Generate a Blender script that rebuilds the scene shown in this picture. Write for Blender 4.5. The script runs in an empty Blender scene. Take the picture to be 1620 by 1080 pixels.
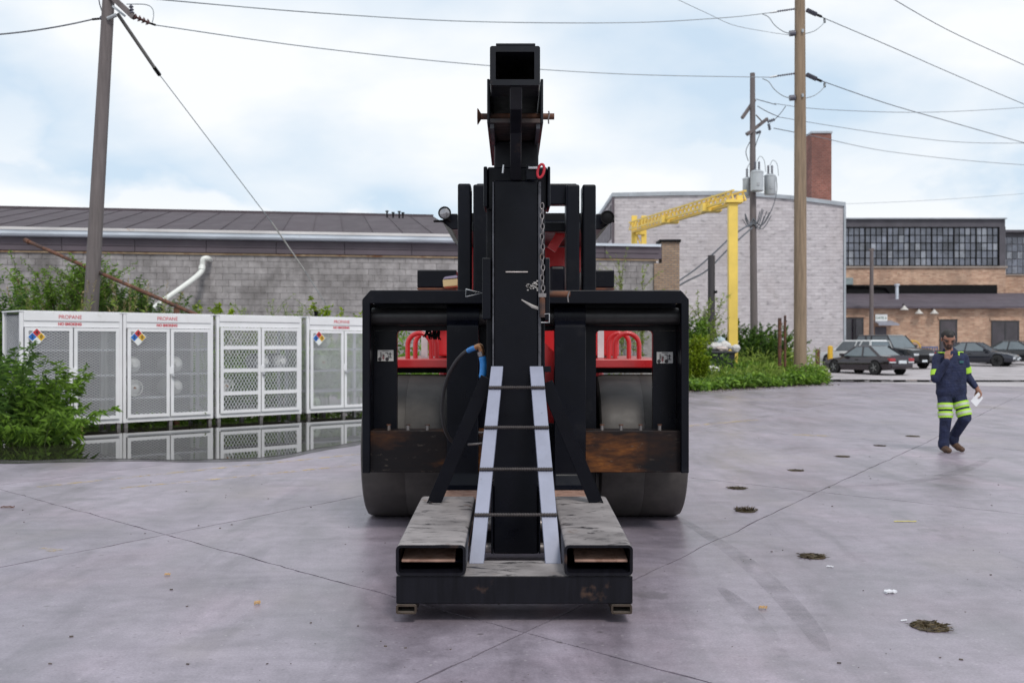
import bpy, bmesh, math, random
import numpy as np
from mathutils import Vector, Matrix, Quaternion, noise as mnoise
R = math.radians
PI = math.pi
scene = bpy.context.scene
C = scene.collection

# ------------------------------------------------------------------ camera
F = 1700.0          # focal length in photograph pixels (1620 wide)
EYE = 1.6
HOR = 545.0
cam = bpy.data.cameras.new('camera')
cam.lens = 36.0 * F / 1620.0
cam.sensor_width = 36.0
cam.shift_y = 5.0 / 1620.0
cam.clip_start = 0.1
cam.clip_end = 2000
cam.dof.use_dof = True
cam.dof.focus_distance = 7.6
cam.dof.aperture_fstop = 3.4
camo = bpy.data.objects.new('camera', cam)
camo.location = (0, 0, EYE)
camo.rotation_euler = (R(90), 0, 0)
C.objects.link(camo)
scene.camera = camo

# ------------------------------------------------------------------ sky and sun
CLOUD = (0.4, 1.9, 6.2)
SUN_EL, SUN_AZ = R(50), R(162)      # azimuth from +Y, towards +X positive
world = bpy.data.worlds.new('World')
scene.world = world
world.use_nodes = True
nt = world.node_tree
nt.nodes.clear()
def wn(t, **k):
    n = nt.nodes.new(t)
    for a, b in k.items(): setattr(n, a, b)
    return n
wout = wn('ShaderNodeOutputWorld')
bg = wn('ShaderNodeBackground'); bg.inputs['Strength'].default_value = 0.1
sky = wn('ShaderNodeTexSky'); sky.sky_type = 'NISHITA'; sky.sun_disc = False
sky.sun_elevation = SUN_EL; sky.sun_rotation = SUN_AZ; sky.air_density = 1.0; sky.dust_density = 2.0; sky.ozone_density = 1.0
tc = wn('ShaderNodeTexCoord')
sep = wn('ShaderNodeSeparateXYZ'); nt.links.new(tc.outputs['Generated'], sep.inputs[0])
# project the direction on a cloud deck
den = wn('ShaderNodeMath', operation='ADD'); den.inputs[1].default_value = 0.28
mx = wn('ShaderNodeMath', operation='MAXIMUM'); mx.inputs[1].default_value = 0.0
nt.links.new(sep.outputs['Z'], mx.inputs[0]); nt.links.new(mx.outputs[0], den.inputs[0])
dv = wn('ShaderNodeVectorMath', operation='DIVIDE'); cb = wn('ShaderNodeCombineXYZ')
for i in range(3): nt.links.new(den.outputs[0], cb.inputs[i])
nt.links.new(tc.outputs['Generated'], dv.inputs[0]); nt.links.new(cb.outputs[0], dv.inputs[1])
n1 = wn('ShaderNodeTexNoise'); n1.inputs['Scale'].default_value = 1.5; n1.inputs['Detail'].default_value = 6; n1.inputs['Roughness'].default_value = 0.48
n1.inputs['Distortion'].default_value = 0.25
mp = wn('ShaderNodeMapping'); mp.inputs['Location'].default_value = CLOUD
nt.links.new(dv.outputs[0], mp.inputs[0]); nt.links.new(mp.outputs[0], n1.inputs['Vector'])
r1 = wn('ShaderNodeValToRGB'); r1.color_ramp.elements[0].position = 0.36; r1.color_ramp.elements[1].position = 0.58
r1.color_ramp.elements[0].color = (0.0, 0.0, 0.0, 1); r1.color_ramp.elements[1].color = (1, 1, 1, 1)
nt.links.new(n1.outputs['Fac'], r1.inputs[0])
# low cumulus near the horizon: sharper puffs
n2 = wn('ShaderNodeTexNoise'); n2.inputs['Scale'].default_value = 4.2; n2.inputs['Detail'].default_value = 8; n2.inputs['Roughness'].default_value = 0.5
m2 = wn('ShaderNodeMapping'); m2.inputs['Scale'].default_value = (1, 1, 1.7); m2.inputs['Location'].default_value = (0.35, 0.2, 0.05)
nt.links.new(tc.outputs['Generated'], m2.inputs[0]); nt.links.new(m2.outputs[0], n2.inputs['Vector'])
r2 = wn('ShaderNodeValToRGB'); r2.color_ramp.elements[0].position = 0.485; r2.color_ramp.elements[1].position = 0.55
nt.links.new(n2.outputs['Fac'], r2.inputs[0])
hz = wn('ShaderNodeMapRange'); hz.inputs['From Min'].default_value = 0.10; hz.inputs['From Max'].default_value = 0.26
hz.inputs['To Min'].default_value = 1.0; hz.inputs['To Max'].default_value = 0.0
nt.links.new(sep.outputs['Z'], hz.inputs['Value'])
mlow = wn('ShaderNodeMath', operation='MULTIPLY'); nt.links.new(r2.outputs[0], mlow.inputs[0]); nt.links.new(hz.outputs[0], mlow.inputs[1])
mxx = wn('ShaderNodeMath', operation='MAXIMUM'); nt.links.new(r1.outputs[0], mxx.inputs[0]); nt.links.new(mlow.outputs[0], mxx.inputs[1])
# pale summer blue: the clear sky thinned by high cirrus
hazy = wn('ShaderNodeMixRGB'); hazy.inputs['Fac'].default_value = 0.85; hazy.inputs['Color2'].default_value = (5.5, 6.7, 7.9, 1)
nt.links.new(sky.outputs[0], hazy.inputs['Color1'])
cm = wn('ShaderNodeMixRGB'); cm.inputs['Color2'].default_value = (8.0, 8.2, 8.4, 1)
nt.links.new(mxx.outputs[0], cm.inputs['Fac']); nt.links.new(hazy.outputs[0], cm.inputs['Color1'])
nt.links.new(cm.outputs[0], bg.inputs['Color']); nt.links.new(bg.outputs[0], wout.inputs[0])

sun = bpy.data.lights.new('sun', 'SUN'); sun.energy = 1.5; sun.angle = R(12); sun.color = (1.0, 0.95, 0.88)
suno = bpy.data.objects.new('sun', sun); C.objects.link(suno)
sd = Vector((math.sin(SUN_AZ) * math.cos(SUN_EL), math.cos(SUN_AZ) * math.cos(SUN_EL), math.sin(SUN_EL)))
suno.rotation_euler = (-sd).to_track_quat('-Z', 'Y').to_euler(); suno.location = (0, 0, 40)

vs = scene.view_settings
vs.view_transform = 'Standard'; vs.look = 'None'; vs.exposure = 0.3; vs.gamma = 1.0; vs.use_curve_mapping = False
scene.render.engine = 'CYCLES'

# ------------------------------------------------------------------ helpers
def PX(px, y): return (px - 810.0) * y / F
def PZ(py, y): return EYE - (py - HOR) * y / F
def P(px, py, y): return Vector((PX(px, y), y, PZ(py, y)))
def G(px, py):
    y = EYE * F / (py - HOR); return Vector((PX(px, y), y, 0))
ORG = {}
def thing(name, label, cat, loc=(0, 0, 0), rz=0.0, group=None):
    o = bpy.data.objects.new(name, None); C.objects.link(o)
    o.empty_display_size = 0.2
    o.location = loc; o.rotation_euler = (0, 0, rz); o['label'] = label; o['category'] = cat
    if group: o['group'] = group
    ORG[o] = Vector(loc)
    return o
def tag(o, label=None, cat=None, group=None, kind=None):
    if label: o['label'] = label
    if cat: o['category'] = cat
    if group: o['group'] = group
    if kind: o['kind'] = kind
    return o
def inst(name, mesh, parent=None, loc=(0, 0, 0), rot=(0, 0, 0), scale=(1, 1, 1)):
    o = bpy.data.objects.new(name, mesh); C.objects.link(o)
    o.location = loc; o.rotation_euler = rot; o.scale = scale
    if parent: o.parent = parent
    return o
def copy_tree(o, parent=None):
    c = o.copy(); C.objects.link(c); c.parent = parent
    for ch in list(o.children): copy_tree(ch, c)
    return c

class MB:
    def __init__(s): s.v = []; s.f = []
    def add(s, vs_, fs):
        b = len(s.v); s.v += [tuple(v) for v in vs_]; s.f += [tuple(i + b for i in f) for f in fs]; return s
    def hexa(s, p):
        return s.add(p, [(0, 3, 2, 1), (4, 5, 6, 7), (0, 1, 5, 4), (1, 2, 6, 5), (2, 3, 7, 6), (3, 0, 4, 7)])
    def box(s, x0, x1, y0, y1, z0, z1):
        return s.hexa([(x0, y0, z0), (x1, y0, z0), (x1, y1, z0), (x0, y1, z0), (x0, y0, z1), (x1, y0, z1), (x1, y1, z1), (x0, y1, z1)])
    def bar(s, a, b, w, h, up=(0, 0, 1)):
        a = Vector(a); b = Vector(b); d = (b - a).normalized(); up = Vector(up)
        sd_ = d.cross(up)
        if sd_.length < 1e-4: sd_ = d.cross(Vector((1, 0, 0)))
        sd_.normalize(); u = sd_.cross(d)
        s1 = sd_ * w / 2; u1 = u * h / 2
        return s.hexa([a - s1 - u1, a + s1 - u1, b + s1 - u1, b - s1 - u1, a - s1 + u1, a + s1 + u1, b + s1 + u1, b - s1 + u1])
    def cyl(s, a, b, r0, r1=None, n=14, caps=True):
        r1 = r0 if r1 is None else r1
        a = Vector(a); b = Vector(b); d = (b - a).normalized()
        x = d.orthogonal().normalized(); y = d.cross(x)
        vs_ = []
        for p, r in ((a, r0), (b, r1)):
            for i in range(n):
                t = 2 * PI * i / n; vs_.append(p + x * math.cos(t) * r + y * math.sin(t) * r)
        fs = [(i, (i + 1) % n, n + (i + 1) % n, n + i) for i in range(n)]
        if caps: fs += [tuple(range(n - 1, -1, -1)), tuple(range(n, 2 * n))]
        return s.add(vs_, fs)
    def tube(s, pts, r, n=8, closed=False):
        pts = [Vector(p) for p in pts]; m = len(pts)
        rr = r if isinstance(r, (list, tuple)) else [r] * m
        vs_ = []; x = None
        for i, p in enumerate(pts):
            if closed: d = (pts[(i + 1) % m] - pts[i - 1]).normalized()
            else: d = (pts[min(i + 1, m - 1)] - pts[max(i - 1, 0)]).normalized()
            if x is None: x = d.orthogonal().normalized()
            else:
                x = x - d * x.dot(d)
                x = x.normalized() if x.length > 1e-6 else d.orthogonal().normalized()
            y = d.cross(x)
            for k in range(n):
                t = 2 * PI * k / n; vs_.append(p + (x * math.cos(t) + y * math.sin(t)) * rr[i])
        fs = []
        for i in range(m if closed else m - 1):
            j = (i + 1) % m
            for k in range(n):
                fs.append((i * n + k, i * n + (k + 1) % n, j * n + (k + 1) % n, j * n + k))
        if not closed: fs += [tuple(range(n - 1, -1, -1)), tuple((m - 1) * n + k for k in range(n))]
        return s.add(vs_, fs)
    def prism(s, poly, axis, a0, a1):
        n = len(poly); vs_ = []
        for a in (a0, a1):
            for (u, w) in poly:
                vs_.append({'x': (a, u, w), 'y': (u, a, w), 'z': (u, w, a)}[axis])
        fs = [(i, (i + 1) % n, n + (i + 1) % n, n + i) for i in range(n)] + [tuple(range(n - 1, -1, -1)), tuple(range(n, 2 * n))]
        return s.add(vs_, fs)
    def lathe(s, prof, o, axis, n=24):
        o = Vector(o); ax = Vector(axis).normalized(); x = ax.orthogonal().normalized(); y = ax.cross(x)
        vs_ = []; m = len(prof)
        for (r, h) in prof:
            for i in range(n):
                t = 2 * PI * i / n; vs_.append(o + ax * h + (x * math.cos(t) + y * math.sin(t)) * r)
        fs = []
        for j in range(m - 1):
            for i in range(n):
                fs.append((j * n + i, j * n + (i + 1) % n, (j + 1) * n + (i + 1) % n, (j + 1) * n + i))
        fs += [tuple(range(n - 1, -1, -1)), tuple((m - 1) * n + i for i in range(n))]
        return s.add(vs_, fs)
    def sphere(s, c, r, n=12, sc=(1, 1, 1)):
        c = Vector(c); m = n // 2; vs_ = []; fs = []
        for j in range(m + 1):
            ph = PI * j / m
            for i in range(n):
                t = 2 * PI * i / n
                vs_.append(c + Vector((math.sin(ph) * math.cos(t) * r * sc[0], math.sin(ph) * math.sin(t) * r * sc[1], math.cos(ph) * r * sc[2])))
        for j in range(m):
            for i in range(n): fs.append((j * n + i, (j + 1) * n + i, (j + 1) * n + (i + 1) % n, j * n + (i + 1) % n))
        return s.add(vs_, fs)
    def mesh(s, name, mats=None, off=(0, 0, 0), smooth=None):
        off = Vector(off)
        me = bpy.data.meshes.new(name)
        me.from_pydata([(v[0] - off.x, v[1] - off.y, v[2] - off.z) for v in s.v], [], s.f)
        bm = bmesh.new(); bm.from_mesh(me)
        bmesh.ops.remove_doubles(bm, verts=bm.verts, dist=1e-5)
        bmesh.ops.recalc_face_normals(bm, faces=bm.faces); bm.to_mesh(me); bm.free()
        if mats: me.materials.append(mats)
        if smooth:
            for p in me.polygons: p.use_smooth = True
            me.set_sharp_from_angle(angle=R(smooth))
        me.update()
        return me
    def build(s, name, mat, parent=None, bevel=0, smooth=None, seg=2, loc=None):
        if parent is None:
            a = np.array(s.v)
            off = Vector(((a[:, 0].min() + a[:, 0].max()) / 2, (a[:, 1].min() + a[:, 1].max()) / 2, a[:, 2].min()))
        else: off = ORG.get(parent, Vector())
        me = s.mesh(name, mat, off, smooth)
        o = bpy.data.objects.new(name, me); C.objects.link(o)
        if parent is None: o.location = off
        else: o.parent = parent
        ORG[o] = off
        if bevel:
            b = o.modifiers.new('bevel', 'BEVEL'); b.width = bevel; b.segments = seg; b.limit_method = 'ANGLE'; b.angle_limit = R(40)
            b.harden_normals = False
        return o
def lroot(o):            # children of this thing are written in its own local frame
    ORG[o] = Vector((0, 0, 0)); return o

# ------------------------------------------------------------------ materials
def newmat(name):
    m = bpy.data.materials.new(name); m.use_nodes = True
    n = m.node_tree.nodes; n.clear()
    out = n.new('ShaderNodeOutputMaterial'); b = n.new('ShaderNodeBsdfPrincipled')
    m.node_tree.links.new(b.outputs[0], out.inputs[0])
    return m, m.node_tree, b, out
def nd(t, ty, **k):
    n = t.nodes.new(ty)
    for a, b in k.items():
        if hasattr(n, a): setattr(n, a, b)
        else: n.inputs[a].default_value = b
    return n
def ramp(t, fac, stops):
    r = t.nodes.new('ShaderNodeValToRGB'); e = r.color_ramp.elements
    while len(e) < len(stops): e.new(0.5)
    for i, (p, c) in enumerate(stops):
        e[i].position = p; e[i].color = (c, c, c, 1) if isinstance(c, (int, float)) else (*c, 1)
    t.links.new(fac, r.inputs[0]); return r.outputs[0]
def mixc(t, fac, a, b, mode='MIX'):
    m = t.nodes.new('ShaderNodeMixRGB'); m.blend_type = mode
    for i, v in ((0, fac), (1, a), (2, b)):
        if isinstance(v, (int, float)): m.inputs[i].default_value = v if i == 0 else (v, v, v, 1)
        elif isinstance(v, (tuple, list)): m.inputs[i].default_value = (*v[:3], 1)
        else: t.links.new(v, m.inputs[i])
    return m.outputs[0]
def npos(t, scale=(1, 1, 1), loc=(0, 0, 0)):
    g = t.nodes.new('ShaderNodeNewGeometry'); m = t.nodes.new('ShaderNodeMapping')
    m.inputs['Scale'].default_value = scale; m.inputs['Location'].default_value = loc
    t.links.new(g.outputs['Position'], m.inputs[0]); return m.outputs[0]
def tnoise(t, vec, scale, detail=4, rough=0.55, dist=0.0):
    n = t.nodes.new('ShaderNodeTexNoise'); n.inputs['Scale'].default_value = scale; n.inputs['Detail'].default_value = detail
    n.inputs['Roughness'].default_value = rough; n.inputs['Distortion'].default_value = dist
    t.links.new(vec, n.inputs['Vector']); return n.outputs['Fac']
def bump(t, b, h, strength=0.3, dist=0.01):
    n = t.nodes.new('ShaderNodeBump'); n.inputs['Strength'].default_value = strength; n.inputs['Distance'].default_value = dist
    t.links.new(h, n.inputs['Height']); t.links.new(n.outputs[0], b.inputs['Normal'])
def sc(c, k): return tuple(min(1.0, x * k) for x in c)
def M(name, col, rough=0.5, metal=0.0, var=0.18, vscale=3.0, stretch=(1, 1, 1), col2=None, lo=0.55, hi=0.68, s2=4.0, st2=(1, 1, 1), bmp=0.0, bs=60, bd=0.004,
      rvar=0.1, coat=0.0, rand=0.0, spec=0.5, rough2=None):
    m, t, b, out = newmat(name)
    v = npos(t, stretch)
    n = tnoise(t, v, vscale, 6, 0.6)
    c = ramp(t, n, [(0.3, sc(col, 1 - var)), (0.7, sc(col, 1 + var))])
    if rand:
        oi = t.nodes.new('ShaderNodeObjectInfo')
        f = ramp(t, oi.outputs['Random'], [(0, 1 - rand), (1, 1 + rand * 0.6)])
        c = mixc(t, 1.0, c, f, 'MULTIPLY')
    rr = ramp(t, tnoise(t, v, vscale * 2.3, 5), [(0.3, max(0.02, rough - rvar)), (0.7, min(1, rough + rvar))])
    if col2:
        n2 = tnoise(t, npos(t, st2, (7, 3, 5)), s2, 9, 0.65)
        k = ramp(t, n2, [(lo, 0.0), (hi, 1.0)])
        c = mixc(t, k, c, col2)
        if rough2 is not None: rr = mixc(t, k, rr, rough2)
    t.links.new(c, b.inputs['Base Color']); t.links.new(rr, b.inputs['Roughness'])
    b.inputs['Metallic'].default_value = metal; b.inputs['Specular IOR Level'].default_value = spec
    if coat: b.inputs['Coat Weight'].default_value = coat; b.inputs['Coat Roughness'].default_value = 0.08
    if bmp: bump(t, b, tnoise(t, npos(t), bs, 5), bmp, bd)
    return m
def brickmat(name, c1, c2, mortar, bw, bh, msize=0.012, stain=None, var=0.25, bmp=0.5, rough=0.85, rot=False):
    m, t, b, out = newmat(name)
    g = t.nodes.new('ShaderNodeNewGeometry'); s = t.nodes.new('ShaderNodeSeparateXYZ'); t.links.new(g.outputs['Position'], s.inputs[0])
    a = t.nodes.new('ShaderNodeMath'); a.operation = 'ADD'; t.links.new(s.outputs['X'], a.inputs[0]); t.links.new(s.outputs['Y'], a.inputs[1])
    cbn = t.nodes.new('ShaderNodeCombineXYZ'); t.links.new(a.outputs[0], cbn.inputs[0]); t.links.new(s.outputs['Z'], cbn.inputs[1])
    br = t.nodes.new('ShaderNodeTexBrick'); t.links.new(cbn.outputs[0], br.inputs['Vector'])
    br.inputs['Color1'].default_value = (*c1, 1); br.inputs['Color2'].default_value = (*c2, 1); br.inputs['Mortar'].default_value = (*mortar, 1)
    br.inputs['Scale'].default_value = 1.0; br.inputs['Brick Width'].default_value = bw; br.inputs['Row Height'].default_value = bh
    br.inputs['Mortar Size'].default_value = msize; br.inputs['Mortar Smooth'].default_value = 0.3; br.inputs['Bias'].default_value = 0.0
    n = tnoise(t, npos(t), 0.45, 8, 0.6)
    c = mixc(t, 1.0, br.outputs['Color'], ramp(t, n, [(0.3, 1 - var), (0.7, 1 + var)]), 'MULTIPLY')
    # single bricks that differ strongly, in streaks along the courses
    n3 = tnoise(t, npos(t, (1 / bw * 0.9, 1 / bw * 0.9, 1 / bh * 0.9)), 1.0, 2)
    c = mixc(t, 1.0, c, ramp(t, n3, [(0.28, 0.62), (0.42, 1.0), (0.72, 1.12)]), 'MULTIPLY')
    if stain:
        k = ramp(t, tnoise(t, npos(t, (0.5, 0.5, 0.16), (3, 1, 2)), 1.0, 7), [(0.52, 0.0), (0.72, 0.7)])
        c = mixc(t, k, c, stain)
    t.links.new(c, b.inputs['Base Color']); b.inputs['Roughness'].default_value = rough
    h = mixc(t, 0.45, br.outputs['Fac'], tnoise(t, npos(t, (3, 3, 6)), 2.0, 5))
    inv = t.nodes.new('ShaderNodeInvert'); t.links.new(br.outputs['Fac'], inv.inputs['Color'])
    hh = mixc(t, 0.5, inv.outputs[0], tnoise(t, npos(t, (3, 3, 7)), 2.5, 6))
    bump(t, b, hh, bmp, 0.05)
    return m
def leafmat(name, dark, light, trans=0.35):
    m, t, b, out = newmat(name)
    g = t.nodes.new('ShaderNodeNewGeometry')
    c = ramp(t, g.outputs['Random Per Island'], [(0.0, dark), (0.75, light), (1.0, sc(light, 1.35))])
    c = mixc(t, 1.0, c, ramp(t, tnoise(t, npos(t), 1.3, 3), [(0.3, 0.75), (0.7, 1.2)]), 'MULTIPLY')
    t.links.new(c, b.inputs['Base Color']); b.inputs['Roughness'].default_value = 0.5; b.inputs['Specular IOR Level'].default_value = 0.35
    tr = t.nodes.new('ShaderNodeBsdfTranslucent'); t.links.new(mixc(t, 1.0, c, (1.25, 1.3, 0.6), 'MULTIPLY'), tr.inputs['Color'])
    ms = t.nodes.new('ShaderNodeMixShader'); ms.inputs[0].default_value = trans
    t.links.new(b.outputs[0], ms.inputs[1]); t.links.new(tr.outputs[0], ms.inputs[2]); t.links.new(ms.outputs[0], out.inputs[0])
    return m

BLACK = M('black_steel_paint', (0.0030, 0.0036, 0.0072), 0.34, 0.0, 0.3, 2.5, col2=(0.011, 0.011, 0.014), lo=0.58, hi=0.75, s2=5, bmp=0.05, bs=45, rvar=0.10, spec=0.17)
BLACKW = M('worn_black_steel', (0.0030, 0.0034, 0.0066), 0.34, 0.0, 0.3, 2.5, col2=(0.06, 0.036, 0.026), lo=0.68, hi=0.76, s2=11, bmp=0.06, bs=60, rvar=0.14, rough2=0.7, spec=0.17)
BLACKD = M('matt_black', (0.005, 0.005, 0.006), 0.75, 0, 0.2, spec=0.2)
GREYP = M('grey_ladder_paint', (0.24, 0.255, 0.34), 0.42, 0.0, 0.10, 6, col2=(0.07, 0.07, 0.09), lo=0.68, hi=0.74, s2=22, rvar=0.1)
REDP = M('red_truck_paint', (0.48, 0.018, 0.022), 0.35, 0, 0.10, 2, col2=(0.3, 0.012, 0.015), lo=0.6, hi=0.8, s2=3, coat=0.3)
RUBBER = M('tyre_rubber', (0.070, 0.064, 0.062), 0.55, 0, 0.22, 4, stretch=(0.4, 1, 1), col2=(0.105, 0.095, 0.088), lo=0.45, hi=0.75, s2=3.0, bmp=0.12, bs=80, spec=0.3)
EDGE = M('grey_lit_edge', (0.075, 0.075, 0.088), 0.4, 0.2, 0.3, 8, col2=(0.02, 0.02, 0.024), lo=0.5, hi=0.65, s2=9)  # grey of the column strips; on the saddle runners it paints lit edges
HEADLIT = M('boom_head_lit_black', (0.0085, 0.009, 0.013), 0.36, 0.0, 0.35, 4, col2=(0.05, 0.032, 0.026), lo=0.60, hi=0.72, s2=7, bmp=0.08, bs=50, spec=0.25, rough2=0.6)  # black paint lightened here, ground bounce on the underside put into the colour
CHROME = M('bright_steel', (0.55, 0.55, 0.56), 0.3, 0.9, 0.1)
STEEL = M('bare_steel', (0.24, 0.22, 0.22), 0.45, 0.7, 0.2, 5, col2=(0.16, 0.08, 0.04), lo=0.55, hi=0.7, s2=9)
RUST = M('rusty_steel', (0.13, 0.055, 0.032), 0.8, 0.05, 0.4, 9, col2=(0.045, 0.03, 0.028), lo=0.5, hi=0.62, s2=6, bmp=0.4, bs=90)
FORKTIP = M('rusted_fork_steel', (0.33, 0.20, 0.155), 0.65, 0.1, 0.25, 9, col2=(0.20, 0.10, 0.07), lo=0.5, hi=0.66, s2=12, bmp=0.3, bs=70)
def dust_sheen_mat(name, base, dust_sheen, rough=0.42, zmin=None):
    # black paint scraped and dusted to grey on upper faces, sky sheen painted in
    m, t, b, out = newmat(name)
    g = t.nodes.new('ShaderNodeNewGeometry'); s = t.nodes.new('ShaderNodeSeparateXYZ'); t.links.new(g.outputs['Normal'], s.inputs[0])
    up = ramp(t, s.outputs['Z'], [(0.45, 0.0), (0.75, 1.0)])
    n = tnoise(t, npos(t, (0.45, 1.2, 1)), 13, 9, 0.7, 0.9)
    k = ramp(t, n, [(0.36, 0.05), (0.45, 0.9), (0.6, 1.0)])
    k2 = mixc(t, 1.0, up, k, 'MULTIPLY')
    if zmin is not None:      # grey only above this height, the inner floor stays black
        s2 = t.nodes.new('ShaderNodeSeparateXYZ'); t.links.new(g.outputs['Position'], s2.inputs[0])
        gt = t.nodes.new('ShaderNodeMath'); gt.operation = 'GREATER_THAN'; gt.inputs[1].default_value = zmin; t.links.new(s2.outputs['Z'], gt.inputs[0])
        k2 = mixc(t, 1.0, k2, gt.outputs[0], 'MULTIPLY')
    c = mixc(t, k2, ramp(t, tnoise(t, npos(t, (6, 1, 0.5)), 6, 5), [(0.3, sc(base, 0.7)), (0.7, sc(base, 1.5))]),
             ramp(t, tnoise(t, npos(t), 3.5, 7), [(0.3, sc(dust_sheen, 0.6)), (0.68, sc(dust_sheen, 1.1))]))
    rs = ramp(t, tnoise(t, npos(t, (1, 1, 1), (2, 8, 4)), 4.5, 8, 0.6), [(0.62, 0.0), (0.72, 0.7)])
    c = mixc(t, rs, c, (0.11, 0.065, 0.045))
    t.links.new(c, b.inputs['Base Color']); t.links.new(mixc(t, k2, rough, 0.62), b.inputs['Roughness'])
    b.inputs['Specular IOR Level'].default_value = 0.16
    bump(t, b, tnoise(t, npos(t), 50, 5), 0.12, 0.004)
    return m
TUBEM = dust_sheen_mat('scuffed_sheen_tube', (0.006, 0.006, 0.009), (0.30, 0.275, 0.275))
POCKM = dust_sheen_mat('scuffed_sheen_pocket', (0.006, 0.006, 0.009), (0.30, 0.275, 0.275), zmin=0.40)
def rustbar():
    m, t, b, out = newmat('rust_streaked_black')
    n = tnoise(t, npos(t, (0.9, 1, 2.6), (0.75, 0, 1.2)), 1.5, 7, 0.58, 0.2)
    k = ramp(t, n, [(0.46, 0.03), (0.68, 0.95)])
    gg = t.nodes.new('ShaderNodeNewGeometry'); s3 = t.nodes.new('ShaderNodeSeparateXYZ'); t.links.new(gg.outputs['Position'], s3.inputs[0])
    mr = t.nodes.new('ShaderNodeMapRange'); mr.inputs['From Min'].default_value = -1.5; mr.inputs['From Max'].default_value = 1.5; t.links.new(s3.outputs['X'], mr.inputs['Value'])
    k = mixc(t, 1.0, k, ramp(t, mr.outputs[0], [(0.1, 0.25), (0.25, 0.8), (0.33, 1.3), (0.70, 1.3), (0.83, 1.1), (0.88, 0.15)]), 'MULTIPLY')
    rc = ramp(t, tnoise(t, npos(t, (1.5, 1, 5)), 5, 7), [(0.3, (0.055, 0.024, 0.014)), (0.5, (0.14, 0.052, 0.018)), (0.7, (0.23, 0.088, 0.022))])
    b.inputs['Specular IOR Level'].default_value = 0.15
    c = mixc(t, k, (0.007, 0.007, 0.009), rc)
    g2 = ramp(t, tnoise(t, npos(t, (1, 1, 3), (9, 2, 2)), 9, 9, 0.7), [(0.60, 0.0), (0.68, 0.6)])
    c = mixc(t, g2, c, (0.13, 0.11, 0.09))
    t.links.new(c, b.inputs['Base Color']); t.links.new(mixc(t, k, 0.5, 0.85), b.inputs['Roughness'])
    bump(t, b, n, 0.3, 0.01)
    return m
RUSTBAR = rustbar()

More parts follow.
